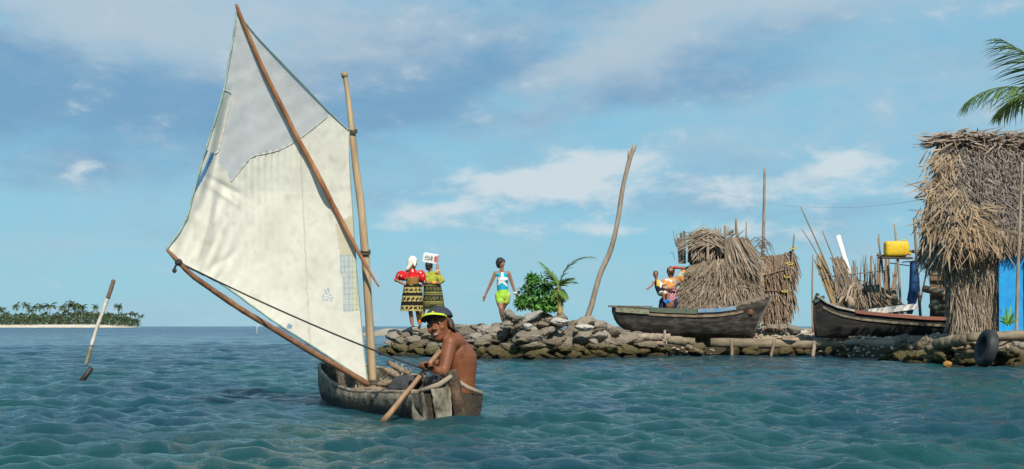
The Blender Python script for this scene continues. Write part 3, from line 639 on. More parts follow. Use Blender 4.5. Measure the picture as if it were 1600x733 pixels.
def build_canoe():
    t = thing('sailing_canoe', 'weathered grey dugout canoe under sail on the water, steered by the man in the cap', 'canoe', canoe_at(1.4, 0, 0))
    st = [(0, .245, -.10, .17), (.3, .28, -.14, .17), (.7, .30, -.16, .178), (1.2, .31, -.16, .185), (1.6, .30, -.15, .20), (2.0, .265, -.13, .235), (2.4, .20, -.09, .275), (2.7, .125, -.02, .30), (2.95, .045, .12, .315), (3.03, .012, .22, .32)]
    mb = MB(); P = hull(mb, smooth_st(st), canoe_at, .032, 56, 26, .72, .008)
    wood = hull_wood('canoe_wood', (.27, .23, .175), (.042, .035, .027), (.035, .031, .025), .015, 10)
    h = part('hull', mb, wood, t, True)
    # transom, its post and nailed patches
    n = 27; mb = MB(); ring = P[0][:n]; back = [p + CAN_DIR * .05 for p in ring]; b = mb.add(ring + back); mb.face(list(range(b, b + n))); mb.face(list(range(b + n, b + 2 * n))[::-1])
    for i in range(n): k = (i + 1) % n; mb.face((b + i, b + n + i, b + n + k, b + k))
    part('transom', mb, C('dark_transom', (.055, .045, .034), (.022, .019, .015), scale=9, rough=.85, bump=.8), t)
    def bq(a, l, z): return canoe_at(a, l, z)
    mb = MB(); pts = [bq(-.05, .045, -.10), bq(-.075, .03, .06), bq(-.07, .015, .17), bq(-.04, 0, .285), bq(-.02, -.005, .335)]; mb.tube(smooth_path(pts, 10), [.036, .046, .046, .042, .044, .034], 10, .16)
    part('stern_post', mb, C('old_brown_timber', (.15, .095, .055), (.028, .021, .015), scale=14, rough=.85, bump=.9), t, True)
    def sheet(pts, nu, nv, amp, off):
        P = []
        for i in range(nv + 1):
            l = Vector(pts[0]).lerp(Vector(pts[3]), i / nv); r = Vector(pts[1]).lerp(Vector(pts[2]), i / nv)
            P.append([bq(q[0], q[1], q[2]) for q in [(l.lerp(r, j / nu) + V(-off - amp * abs(noise.noise(V(i * .55, j * .5, off * 50))), .01 * noise.noise(V(i * .7, j, 5)), .015 * noise.noise(V(j * .8, 7, i)))) for j in range(nu + 1)]])
        m2 = MB(); m2.grid(P); Q = [[p + CAN_DIR * .012 for p in r] for r in P]; m2.grid([r[::-1] for r in Q]); return m2
    bark = C('pale_bark_sheet', (.36, .325, .25), (.085, .072, .052), scale=13, rough=.8, bump=.7, stretch=(1, 1, .4))
    part('bark_patch', sheet([(-.02, -.165, .205), (-.05, -.03, .225), (-.06, -.02, -.02), (-.03, -.115, -.10)], 7, 10, .035, .008), bark, t, True)
    part('bark_patch', sheet([(.10, -.265, .15), (0.0, -.215, .175), (-.02, -.18, -.06), (.10, -.25, -.08)], 6, 8, .03, .01), bark, t, True)
    part('moss_patch', sheet([(-.075, -.03, -.02), (-.075, .055, .01), (-.06, .04, -.07), (-.06, -.02, -.08)], 5, 5, .015, .035), C('green_moss', (.16, .17, .06), (.30, .29, .12), scale=20, rough=.9), t, True)
    part('plank_patch', sheet([(-.02, .06, .19), (-.01, .20, .165), (-.01, .18, .03), (-.03, .06, .0)], 5, 5, .012, .012), C('brown_plank', (.060, .045, .032), (.025, .02, .015), scale=9, rough=.85, bump=.6), t, True)
    mb = MB()
    mb.tube([bq(.04, -.22, .185), bq(-.045, -.11, .235), bq(-.055, -.02, .30)], [.016, .019, .016], 8, .2); mb.tube([bq(-.02, .02, .28), bq(0, .12, .225), bq(.01, .245, .185)], [.016, .018, .018], 8, .2)
    part('stern_rail', mb, MT['pole'], t, True)
    mb = MB(); mb.beam(bq(1.42, -.29, .165), bq(1.42, .29, .17), .11, .03); part('thwart', mb, MT['log'], t)
    mb = MB(); mb.beam(bq(.16, -.25, .085), bq(.16, .25, .085), .16, .025); part('seat', mb, MT['log'], t)
    mb = MB()
    for s in (-1, 1):
        mb.tube([bq(a, s * (plin(CAN_W, a) - .014), plin([(q[0], q[3]) for q in st], a) + .008 + .008 * noise.noise(V(a * 5, s, 0))) for a in [.05 + .14 * i for i in range(21)]], .016, 7, .35)
    part('gunwale', mb, C('worn_rim', (.36, .29, .215), (.13, .10, .075), scale=16, rough=.85, bump=.6), t, True)
    # mast: foot beside the thwart, top from the picture
    mp = [at(583, 606, 10.36), at(577, 500, 10.36), at(567, 350, 10.34), at(556, 260, 10.33), at(548, 185, 10.32), at(540, 125, 10.32), at(537, 116, 10.32)]
    mb = MB(); mb.tube(smooth_path(mp, 26), [.033, .034, .033, .031, .029, .025, .0195, .019, .019], 12, .03); mb.tube([at(539, 121, 10.32), at(537, 114, 10.32)], [.024, .028], 10)
    ms = part('mast', mb, MT['mast'], t, True)
    mb = MB()
    for v_, r_ in ((392, .037), (396, .037)): mb.tube([at(570.5 + .6 + 42 * math.cos(k / 3) / 6, v_ + 1.5 * math.sin(k / 3), 10.34 - .037 * math.sin(k / 3) * 1.05) for k in range(20)], .008, 6)
    for k in range(3): mb.tube([at(551.5 + 6.4 * math.cos(j / 3), 203 + k * 2.2 + math.sin(j / 3), 10.32 - .033 * math.sin(j / 3) * 1.05) for j in range(20)], .005, 5)
    for k in range(4): mb.tube([at(583 + 7.6 * math.cos(j / 3), 594 + k * 2.4 + math.sin(j / 3), 10.36 - .040 * math.sin(j / 3) * 1.05) for j in range(20)], .007, 5)
    part('lashing', mb, C('dark_cord', (.06, .05, .04), (.12, .10, .08), scale=60), ms, True)
    # sail
    head_e = [(370, 17), (400, 55), (446, 103), (480, 138), (512, 172), (546, 205)]; foot_e = [(261, 389), (287, 413), (330, 435), (356, 450), (425, 500), (500, 548), (575, 598)]
    leech_e = [(370, 17), (366, 50), (360, 85), (350, 141), (336, 190), (322, 233), (312, 268), (303, 300), (294, 335), (282, 360), (261, 389)]; luff_e = [(546, 205), (547, 260), (552, 335), (556, 400), (563, 480), (569, 545), (575, 598)]
    def curve(e, n): return [(p.x, p.y) for p in smooth_path([V(a, b, 0) for a, b in e], n)]
    NU, NV = 190, 250; He, Fe, Le, Re = curve(head_e, NU), curve(foot_e, NU), curve(leech_e, NV), curve(luff_e, NV)
    def sailY(u, v):
        b = 10.33 - (575 - u) * .0021 - max(0, 300 - v) * .0005
        return b
    seam = [(352, 300), (361, 284), (378, 262), (393, 245), (415, 239), (440, 233), (472, 214), (512, 182), (560, 140)]
    def seamv(u): return plin(seam, u)
    G = []
    for i in range(NV + 1):
        s_ = i / NV; row = []
        for j in range(NU + 1):
            q = j / NU
            u = (1 - s_) * He[j][0] + s_ * Fe[j][0] + (1 - q) * Le[i][0] + q * Re[i][0] - ((1 - s_) * ((1 - q) * He[0][0] + q * He[-1][0]) + s_ * ((1 - q) * Fe[0][0] + q * Fe[-1][0]))
            v = (1 - s_) * He[j][1] + s_ * Fe[j][1] + (1 - q) * Le[i][1] + q * Re[i][1] - ((1 - s_) * ((1 - q) * He[0][1] + q * He[-1][1]) + s_ * ((1 - q) * Fe[0][1] + q * Fe[-1][1]))
            bel = .085 * math.sin(math.pi * min(max(q, 0), 1)) * math.sin(math.pi * min(max(s_, 0), 1)) ** .7
            d = v - seamv(u); wr = 0.0
            if d > 0: wr += .0075 * math.sin(u * .62 + .6 * math.sin(v * .03)) * math.exp(-d / 55) * max(0, 1 - abs(u - 415) / 75)
            wr += .016 * math.exp(-((u - 342 - 6 * math.sin(v * .05)) / 7) ** 2) * math.exp(-((v - 312) / 42) ** 2) - .018 * math.exp(-((u - 330) / 9) ** 2) * math.exp(-((v - 335) / 60) ** 2)
            for k, (au, av, su, sv, am, rot) in enumerate(((352, 292, 30, 5, .014, .5), (350, 306, 26, 4, -.010, .6), (335, 345, 6, 40, .012, .1), (318, 372, 5, 40, -.014, .25), (328, 395, 5, 45, .012, .4), (345, 410, 30, 6, .010, -.6), (300, 350, 12, 42, .02, .35))):
                du, dv = u - au, v - av; c_, n_ = math.cos(rot), math.sin(rot); wr += am * math.exp(-((du * c_ + dv * n_) / su) ** 2 - ((-du * n_ + dv * c_) / sv) ** 2)
            if 130 < v < 330: wr += (-.024 * math.exp(-((u - (349 - (v - 140) * .22)) / 5.5) ** 2) + .014 * math.exp(-((u - (361 - (v - 140) * .22)) / 5) ** 2)) * min(1, (v - 130) / 25, (330 - v) / 50)
            wr += .0036 * math.exp(-((u - 340) / 50) ** 2 - ((v - 390) / 50) ** 2) * math.sin((u * .9 + v * .45) * .30 + 2 * noise.noise(V(u * .02, v * .02, 8)))
            wr += .004 * noise.noise(V(u * .03, v * .02, 1)) + .0016 * noise.noise(V(u * .11, v * .06, 2)) + .006 * noise.noise(V(u * .012, v * .012, 3)) 
            edge = .006 * math.sin(s_ * 60) * math.exp(-q * 30) + .004 * math.sin(q * 70) * math.exp(-(1 - s_) * 30)
            row.append((u, v, at(u, v, sailY(u, v) + bel + wr + edge)))
        G.append(row)
    POLY = {'upper_panel': [(340, 0), (560, 130), (512, 182), (472, 214), (440, 233), (415, 239), (393, 245), (378, 262), (361, 284), (353, 262), (341, 256), (347, 215), (358, 160), (361, 150), (349, 140)],
            'striped_strip': [(300, 228), (322, 233), (336, 240), (330, 258), (318, 280), (303, 306), (290, 300)], 'leech_strip': [(330, 143), (350, 140), (361, 150), (352, 190), (342, 232), (336, 240), (322, 233), (310, 233)],
            'plaid_patch': [(531, 398), (580, 398), (580, 484), (537, 487)], 'cream_patch': [(524, 350), (570, 325), (580, 398), (531, 398)], 'canvas': None}
    def plaid(u, v):
        c = [.62, .62, .56]; k = (u - 531) % 13; l = (v - 398) % 17
        if k < 2.2 or 6 < k < 7.5: c = [x * f for x, f in zip(c, (.74, .85, .97))]
        if l < 2.2 or 9 < l < 10.8: c = [x * f for x, f in zip(c, (.80, .87, .94))]
        if u > 550: c = [c[0] * 1.12, c[1] * 1.05, c[2] * .82]
        return tuple(c)
    def colr(k, u, v):
        if k == 'plaid_patch': return plaid(u, v)
        if k == 'striped_strip':
            q = ((u - 303) * .9 + (v - 300) * .42) ; return (.09, .22, .42) if (q % 11) < 5 else ((.66, .63, .52) if (q % 11) < 9 else (.30, .46, .60))
        if k == 'upper_panel':
            f = .5 + .5 * math.sin((u * .55 + v * .85) * .17); g = noise.noise(V(u * .05, v * .05, 9)); s_ = max(0, noise.noise(V(u * .035, v * .035, 4)) - .28) * (1 if u < 400 and v > 130 else .2)
            b = .67 + .05 * f * f + .035 * g; return (b * 1.0 + .10 * s_, b * .985 - .12 * s_, b * .96 - .42 * s_)
        if k == 'cream_patch': return (.66, .58, .43)
        if k == 'leech_strip': return (.66, .64, .57)
        n_ = max(0, noise.noise(V(u * .02, v * .02, 7))) * .10 + max(0, noise.noise(V(u * .09, v * .07, 3)) - .1) * .16
        if abs(u - (470 + (v - 230) * .045)) < 1.2 and v > 225: n_ += .10
        if ((u - 512) / 9) ** 2 + ((v - 462) / 12) ** 2 < 1 and noise.noise(V(u * .35, v * .3, 1)) > .08: return (.42, .50, .58)
        if ((u - 452) / 5) ** 2 + ((v - 510) / 4) ** 2 < 1: return (.25, .36, .46)
        return (.80 - n_, .755 - n_, .65 - n_)
    buck = {k: {} for k in POLY}
    for i in range(NV):
        for j in range(NU):
            u, v = G[i][j][0] + .8, G[i][j][1] + 1; key = 'canvas'
            for k, pl in POLY.items():
                if pl and pin(pl, u, v): key = k; break
            buck[key][(i, j)] = colr(key, u, v)
    cloth = mat('sail_cloth', (1, 1, 1), None, 9, .9, .15, 90, attr=True, spec=.1, trans=.28, lo=.35, hi=1.1); thin = mat('thin_sail_cloth', (1, 1, 1), None, 9, .8, .15, 90, attr=True, spec=.15, trans=.42, lo=.4, hi=1.1)
    def panel(cells):
        m2 = MB(); ix = {}
        def vid(i, j):
            if (i, j) not in ix: ix[(i, j)] = len(m2.v); m2.v.append(tuple(G[i][j][2]))
            return ix[(i, j)]
        for (i, j), c in cells.items(): m2.face((vid(i, j), vid(i + 1, j), vid(i + 1, j + 1), vid(i, j + 1)), c)
        return m2
    sail = part('sail', panel(buck['canvas']), cloth, t, True)
    for k in POLY:
        if k != 'canvas' and buck[k]: part(k, panel(buck[k]), thin if k == 'upper_panel' else cloth, sail, True)
    def on_sail(u, v, o=-.003): k = int(np.argmin((GB[:, 0] - u) ** 2 + (GB[:, 1] - v) ** 2)); return at(u, v, GB[k, 2] + o)
    GB = np.array([[(g_[0], g_[1], g_[2].y) for g_ in r] for r in G]).reshape(-1, 3); mb = MB()
    mb.tube([on_sail(u, v) for u, v in curve([(361, 284), (378, 263), (393, 246), (415, 240), (440, 233), (472, 214), (512, 182)], 70)], .0036, 6, .4)
    part('cross_seam', mb, C('rolled_seam', (.50, .48, .43), (.36, .34, .31), scale=40, rough=.9), sail, True); mb = MB(); mb.tube([on_sail(468 + (v - 225) * .055 + .8 * math.sin(v * .11), v, -.0015) for v in range(226, 540, 3)], .0028, 5, .3); part('cloth_seam', mb, C('flat_seam', (.50, .47, .40), (.62, .59, .52), scale=60, rough=.9), sail, True)
    mb = MB(); mb.tube([on_sail(u, v) for u, v in curve([(351, 141), (362, 150), (353, 190), (343, 232), (336, 240)], 40)], .005, 5, .3); part('leech_seam', mb, C('rolled_hem', (.60, .58, .52), (.40, .38, .34), scale=40, rough=.9), sail, True)
    def edge_pt(lst, off=-.006): return [G[i][j][2] + V(0, off, 0) for i, j in lst]
    mb = MB(); mb.tube(edge_pt([(i, 0) for i in range(0, NV + 1, 3)]), .0075, 6, .2); mb.tube(edge_pt([(NV, j) for j in range(0, NU + 1, 3)]), .008, 6, .2); mb.tube(edge_pt([(i, NU) for i in range(0, NV + 1, 3)]), .004, 5); mb.tube(edge_pt([(0, j) for j in range(0, NU + 1, 3)]), .004, 5)
    part('bolt_rope', mb, C('greenish_rope', (.33, .42, .36), (.20, .30, .27), scale=50, rough=.9), sail, True)
    # spars
    def sp(pts, r, nm, m): b_ = MB(); b_.tube(smooth_path(pts, 34), r, 9, .07); return part(nm, b_, m, t, True)
    GA = np.array([[(g_[0], g_[1], g_[2].y) for g_ in r] for r in G]).reshape(-1, 3)
    def sy(u, v, o): k = int(np.argmin((GA[:, 0] - u) ** 2 + (GA[:, 1] - v) ** 2)); return at(u, v, GA[k, 2] + o * (.38 if v < 300 else .75))
    sp([sy(369, 7, -.03), sy(377, 28, -.04), sy(396, 74, -.05), sy(416, 119, -.06), sy(445, 176, -.08), sy(461, 209, -.08), sy(486, 254, -.08), sy(510, 300, -.085), at(523, 326, 10.235), at(546, 368, 10.24), at(560, 394, 10.24), at(578, 425, 10.225), at(592, 448, 10.20)], [.012, .017, .019, .020, .021, .021, .019, .014, .006], 'sprit', MT['redwood'])
    sp([sy(261, 390, -.02), sy(279, 409, -.05), sy(300, 430, -.06), sy(335, 455, -.06), sy(381, 486, -.06), sy(428, 514, -.055), sy(480, 546, -.05), sy(530, 574, -.05), sy(576, 601, -.05)], [.012, .018, .020, .022, .023, .023, .024, .025, .025], 'boom', C('brown_boom', (.25, .125, .065), (.13, .062, .034), scale=9, rough=.6, bump=.4, stretch=(1.5, 1.5, 1)))
    mb = MB(); a = sy(279, 410, -.06); mb.ell(a, (.030, .028, .028), None, 8, 6); mb.tube([a, a + V(-.022, -.01, -.03), a + V(-.028, -.01, -.055)], .009, 6); mb.ell(a + V(-.028, -.01, -.062), (.018, .015, .02), None, 8, 6)
    mb.tube(smooth_path([a, at(400, 468, 9.80), at(520, 521, 9.46), at(622, 562, 9.12), at(668, 578, 9.02)], 40), .0072, 6)
    mb.tube(smooth_path([at(668, 578, 9.02), at(686, 592, 8.98), at(676, 597, 9.0), at(692, 584, 9.0), at(704, 596, 9.0), at(716, 592, 8.99)], 30), .0075, 6); mb.tube(smooth_path([at(664, 580, 9.0), at(668, 590, 8.99), at(680, 586, 8.98), at(694, 592, 8.98), at(712, 590, 8.98)], 24), .0075, 6)
    part('sheet_rope', mb, C('black_rope', (.02, .02, .022), (.05, .05, .05), scale=80, rough=.8), t, True)
    mb = MB(); mb.tube(wob(sy(405, 502, -.07), sy(401, 523, -.07), 5, .01), .004, 5); mb.tube(wob(sy(405, 502, -.07), sy(412, 506, -.07), 3, .01), .006, 5); part('loose_string', mb, MT['white'], t, True)
    # what lies in the canoe
    for i, (p0, p1, r_, lab) in enumerate((((608, 567, 10.5), (650, 592, 9.75), .022, 'longest knobbly stick of the firewood in the canoe, its tip up by the far rim'), ((600, 578, 10.3), (640, 598, 9.75), .024, 'brown firewood stick lying second in the canoe behind the mast'), ((590, 602, 10.05), (626, 594, 9.9), .020, 'short forked branch at the foot of the mast in the canoe'), ((548, 611, 10.4), (592, 610, 9.9), .026, 'thick pale branch lying left of the mast foot in the canoe'))):
        mb = MB(); a, b_ = at(*p0), at(*p1); mb.tube(wob(a, b_, 7, .012), [r_, r_ * 1.1, r_ * .9, r_], 8, .15)
        for k in range(5): q = a.lerp(b_, rnd(.1, .9)); mb.tube([q, q + V(rnd(-.03, .03), rnd(-.03, 0), rnd(.02, .05))], [.012, .006], 6)
        solo('firewood', mb, C('firewood_bark', (.34, .25, .16), (.15, .10, .065), scale=16, rough=.85, bump=.6), lab, 'firewood', 'firewood in the sailing canoe', True)
    mb = MB(); c_ = at(632, 603, 9.75); mb.ell(c_, (.11, .12, .085), None, 18, 12); mb.ell(c_ + V(.07, .02, .03), (.07, .08, .055), None, 14, 10); mb.ell(c_ + V(-.07, -.03, -.02), (.06, .08, .05), None, 14, 10)
    solo('sack', remesh(mb, .012, 3, 'sack'), C('dark_sackcloth', (.055, .057, .062), (.03, .03, .034), scale=14, rough=.9, bump=.8), 'dark grey bundle lying in the canoe just ahead of the man', 'sack')
build_canoe()

# ------------------------------------------------------------------ the man steering
def build_sailor():
    Y = 9.27; J = lambda u, v, dy=0.: at(u, v, Y + dy)
    root = thing('person', 'bare chested man in a dark cap with lime peak seated in the sailing canoe', 'person', J(716, 622, .05))
    mb = MB(); pel, wst, che, nek = J(718, 616, .06), J(722, 592, .05), J(718, 556, .05), J(704, 528, .02)
    hc = J(686.5, 509.5, -.045); Mh = face_frame(V(-.37, -.92, .06), .24); HS = 1.13
    # trunk: overlapping flattened masses following a hunched spine
    fw = V(-.55, .83, 0); rt = V(.83, .55, 0); MT_ = Matrix((rt, fw, V(0, 0, 1))).transposed()
    sp_ = [(J(716.5, 624, .06), 0.077, 0.069), (J(716.5, 621, .06), 0.120, 0.103), (J(716.5, 613, .06), 0.126, 0.110), (J(719.5, 601, .06), 0.112, 0.100), (J(720.5, 590, .058), 0.107, 0.097), (J(720.5, 578, .056), 0.117, 0.102), (J(719.5, 566, .052), 0.129, 0.106), (J(717.5, 555, .047), 0.136, 0.105), (J(714.5, 547, .04), 0.126, 0.094), (J(711.0, 540, .03), 0.101, 0.080), (J(707.0, 533, .025), 0.073, 0.065), (J(704.5, 529, .02), 0.052, 0.054)]
    mb.floft(sp_, MT_, 30)
    lsh, rsh = J(703, 537, -.085), J(728, 548, .11)
    mb.cap(lsh, .056, J(716, 536, .03), .062); mb.cap(rsh, .056, J(714, 538, .03), .060); mb.cap(nek + V(.02, .02, -.015), .062, hc + V(.015, .03, -.035), .050)
    mb.cap(J(712, 532, .02), .06, nek, .055)
    # shoulder blades and spine furrow relief
    mb.ell(J(721, 553, -.030), (.05, .03, .065), MT_, 12, 8); mb.ell(J(730, 556, .05), (.042, .028, .058), MT_, 12, 8)
    # left arm, on the paddle
    el = J(693, 583, -.16); wr = J(676, 577, -.205)
    mb.ell(lsh, (.058, .058, .06)); mb.cap(lsh, .056, lsh.lerp(el, .45), .050); mb.cap(lsh.lerp(el, .45), .050, el, .039); mb.cap(el, .041, el.lerp(wr, .4), .039); mb.cap(el.lerp(wr, .4), .039, wr, .026)
    hand(mb, wr + V(.008, 0, 0), (J(664, 568, -.23) - wr), V(-.15, -.25, -.9), .98, 1.0, 1, .0098)
    # right arm, forward on the paddle's upper end
    re, rw = J(712, 578, .26), J(692, 566, .12)
    mb.cap(rsh, .054, re, .038); mb.cap(re, .039, rw, .026); hand(mb, rw, (J(682, 557, -.02) - rw), V(-.2, 0, -.9), .95, .9, -1, .0095)
    # legs bent forward along the canoe floor
    for kn, an, hp in ((J(672, 598, .42), J(668, 618, .75), J(705, 617, .06)), (J(700, 600, .46), J(694, 617, .80), J(730, 617, .08))):
        mb.cap(hp, .078, kn, .055); mb.cap(kn, .055, an, .034); ft = an + V(-.06, .14, -.03); mb.cap(an, .035, ft, .026)
    head(mb, hc, Mh, HS)
    bme = remesh(mb, .0058, 9)
    spine = smooth_path([J(717, 606, .0), J(721, 580, -.02), J(718.5, 556, -.035), J(711, 536, -.01)], 12); bk = -fw; z0, z1 = spine[0].z, spine[-1].z
    nrm_ = [v_.normal.dot(bk) for v_ in bme.vertices]
    for v_, nd in zip(bme.vertices, nrm_):
        if nd > .2:
            s_ = max(0, min(1, (v_.co.z - z0) / (z1 - z0))); q_ = (v_.co - spine[int(s_ * 12)]).dot(rt); v_.co += fw * .011 * math.exp(-(q_ / .016) ** 2) * math.sin(math.pi * min(1, s_ * .95 + .05))
    body = part('body', bme, MT['skin'], root, True)
    face_parts(hc, Mh, HS, body, True)
    P = lambda x, y, z: hc + Mh @ V(x * HS, y * HS, z * HS)
    h = MB(); h.ell(P(0, -.03, .035), (.080, .090, .086), Mh); 
    for q in (-1, 1): h.ell(P(.064 * q, -.045, .0), (.018, .040, .045), Mh); h.cap(P(.072 * q, .012, .02), .012, P(.072 * q, .008, -.015), .008, 8)
    for k in range(26):
        a = rnd(-2.0, 2.0); b_ = P(.062 * math.sin(a), -.045 - .045 * math.cos(a), -.01); h.cap(b_, .018, b_ + Mh @ V(.018 * math.sin(a), -.022 * math.cos(a), -rnd(.015, .045)), .008, 8)
    part('hair', remesh(h, .006, 2), MT['hair'], root, True)
    cp = MB(); N_ = 28
    secs = []
    for i in range(9):
        a = R(90 * i / 8); rr = math.cos(a); secs.append([P(.087 * max(rr, .03) * math.cos(2 * math.pi * j / N_), -.020 + .104 * max(rr, .03) * math.sin(2 * math.pi * j / N_), .050 + .080 * math.sin(a)) for j in range(N_)])
    cp.grid(secs, True); inner = [[P(.084 * math.cos(2 * math.pi * j / N_), -.020 + .101 * math.sin(2 * math.pi * j / N_), .050) for j in range(N_)], secs[0]]; cp.grid(inner, True)
    cap = part('cap', cp, C('dark_cap_cloth', (.042, .044, .060), (.028, .030, .042), scale=30, rough=.9, bump=.4), root, True)
    br = MB(); T, U = [], []
    for i in range(7):
        t = i / 6; rowt, rowu = [], []
        for j in range(15):
            a = R(-62 + 124 * j / 14); r0x, r0y = .086 * math.sin(a), -.020 + .103 * math.cos(a); ex = .078 * math.cos(a * .85) ** .8 * t; x = r0x * (1 + .10 * t); y = r0y + ex; z = .062 + .010 * t - .018 * (x / .086) ** 2
            rowt.append(P(x, y, z)); rowu.append(P(x, y, z - .012))
        T.append(rowt); U.append(rowu)
    br.grid(T); br.grid([T[-1], U[-1]]); br.grid([[q[0] for q in T], [q[0] for q in U]]); br.grid([[q[-1] for q in T], [q[-1] for q in U]]); part('brim', br, C('lime_brim', (.50, .62, .04), (.44, .56, .04), rough=.7), cap, True)
    b2 = MB(); b2.grid([r[::-1] for r in U]); part('brim_lining', b2, C('dark_brim_lining', (.03, .032, .036), (.025, .026, .03), rough=.8), cap, True)
    em = MB(); em.ell(P(-.008, .078, .083), (.012, .005, .009), Mh, 10, 6); part('badge', em, C('yellow_badge', (.55, .42, .08), (.5, .38, .07)), cap, True)
    sh = MB(); sh.ell(pel + V(-.01, 0, -.02), (.142, .122, .075), MT_, 18, 12)
    for kn, hp in ((J(680, 602, .32), J(705, 617, .06)), (J(706, 604, .36), J(730, 617, .08))): sh.cap(hp, .088, kn, .070)
    part('shorts', remesh(sh, .010, 4), C('dark_shorts', (.03, .032, .04), (.02, .02, .026), scale=20, rough=.9), root, True)
    # paddle in his hand
    mb = MB(); top, bot = at(688, 548, 9.14), at(606, 650, 8.95); ax = (bot - top).normalized(); bot = bot + ax * .06; low = bot + ax * .38
    mb.tube(wob(top, bot, 8, .003), [.017, .019, .018, .018, .02, .024], 10, .03)
    P_ = []; sd_ = ax.cross(V(0, 1, 0)).normalized(); nn = sd_.cross(ax)
    for i in range(9):
        t = i / 8; w_ = .022 + .05 * math.sin(math.pi * min(1, t * 1.1) * .62); q = bot.lerp(low, t); P_.append([q + sd_ * w_ * math.cos(2 * math.pi * j / 12) + nn * .012 * (1 - t * .5) * math.sin(2 * math.pi * j / 12) for j in range(12)])
    o = thing('paddle', 'brown wooden paddle held by the man in the cap, its blade in the water', 'paddle', bot)
    part('shaft', mb, C('paddle_wood', (.33, .20, .11), (.18, .10, .055), scale=10, rough=.55, bump=.3, stretch=(1, 1, .4)), o, True); m3 = MB(); m3.grid(P_, True); part('blade', m3, MT['redwood'], o, True)
build_sailor()
# ------------------------------------------------------------------ beached canoes
def build_left_canoe():
    Y = 28.7; sc = Y / F
    t = thing('beached_canoe', 'dark wooden canoe with faded green and blue rim beached behind the stone wall', 'canoe', at(1080, 527, Y))
    up = lambda a, l, z: V((a - 800) * sc, Y, 0) + V(l * .10, l, z)            # a is the picture column, l towards the sea horizon, z height
    zz = lambda v: H - (v - HV) * sc
    st = [(956, .02, zz(488), zz(478)), (962, .13, zz(503), zz(478)), (975, .26, zz(515), zz(479)), (1000, .38, zz(524), zz(481)), (1040, .45, zz(527), zz(483.5)), (1085, .46, zz(527.5), zz(485)), (1120, .43, zz(527.5), zz(484)), (1150, .33, zz(527), zz(480)), (1172, .20, zz(526), zz(474)), (1188, .08, zz(525.5), zz(468)), (1196, .015, zz(500), zz(464))]
    # raked stem: shear the last stations outwards with height
    def place(a, l, z):
        k = max(0, (a - 1140) / 56); z0 = zz(526); top = zz(463)
        return up(a - 16 * k + 24 * k * (z - z0) / (top - z0), l, z)
    black = mat('tarred_hull', (.022, .020, .018), (.15, .13, .105), 5, .75, .8, 20, stretch=(.7, 1, 2.2), spec=.3, lo=.45, hi=.85, detail=10)
    s2 = [(s[0] * sc, s[1], s[2], s[3]) for s in st]
    mb = MB(); hull(mb, [(a / sc, b, c, d) for a, b, c, d in smooth_st(s2, 40)], place, .04, 60, 24, .62, .004); part('hull', mb, black, t, True)
    mb = MB(); mb.tube([place(1196, -.0, zz(462)) + V(.06, -.02, .02), place(1194, 0, zz(480)) + V(.035, -.02, 0), place(1190, 0, zz(505)) + V(.03, -.02, 0), place(1186, 0, zz(527)) + V(.02, -.02, 0)], [.035, .04, .04, .035], 8, .08)
    part('stem_post', mb, C('stem_wood', (.17, .14, .11), (.07, .058, .045), scale=12, rough=.85, bump=.5), t, True)
    g = lambda a, o, dz: place(a, -plin([(s[0], s[1]) for s in st], a) - o, plin([(s[0], s[3]) for s in st], a) + dz)
    def rim(a0, a1, h, m, o=.012, dz=-.03, nm='rim_plank', lab=None):
        mb = MB(); P = []; n = 14
        for i in range(n + 1):
            a = a0 + (a1 - a0) * i / n; q = g(a, o, dz); w_ = .02
            P.append([q + V(0, -w_, h / 2), q + V(0, w_, h / 2), q + V(0, w_, -h / 2), q + V(0, -w_, -h / 2)])
        mb.grid(P, True); b = len(mb.v); mb.face([0, 1, 2, 3]); mb.face([b - 4, b - 3, b - 2, b - 1][::-1]); part(nm, mb, m, t, label=lab)
    rim(1015, 1088, .105, C('faded_green_paint', (.06, .10, .075), (.12, .12, .09), scale=7, rough=.8, bump=.4), lab='faded green rim plank')
    rim(1089, 1148, .085, C('faded_blue_paint', (.10, .22, .36), (.24, .28, .30), scale=6, rough=.8, bump=.3), dz=-.015, lab='faded blue rim plank')
    rim(962, 1014, .10, C('mossy_plank', (.30, .29, .20), (.13, .14, .09), scale=8, rough=.85, bump=.5), o=.03, dz=-.085, lab='pale mossy side plank')
    rim(1010, 1160, .05, C('rusty_brown_strip', (.26, .19, .13), (.14, .10, .07), scale=7, rough=.9, bump=.5), o=.006, dz=-.135, lab='brown rubbing strake')
    mb = MB(); mb.beam(at(951, 478.5, Y) , at(1018, 479.5, Y), .30, .035); part('end_deck', mb, C('grey_deck', (.19, .17, .14), (.09, .085, .07), scale=8, rough=.85, bump=.5), t)
    mb = MB(); mb.beam(at(1148, 478, Y - .33), at(1200, 462, Y - .05), .05, .05); mb.beam(at(1148, 476, Y + .33), at(1200, 461, Y + .05), .05, .05); part('bow_rail', mb, C('bow_rail_wood', (.25, .20, .155), (.12, .095, .07), scale=9, rough=.85), t)
    for a in (1030, 1105):
        mb = MB(); mb.beam(place(a, -.42, zz(489)), place(a, .42, zz(489)), .16, .03); part('thwart', mb, MT['log'], t)
    mb = MB(); r_ = g(1172, .012, -.20); mb.ell(r_ + V(0, .0, 0), (.075, .03, .07), None, 12, 8); part('rust_patch', mb, C('rust_patch', (.16, .075, .035), (.09, .045, .025), scale=14, rough=.9), t, True)
build_left_canoe()
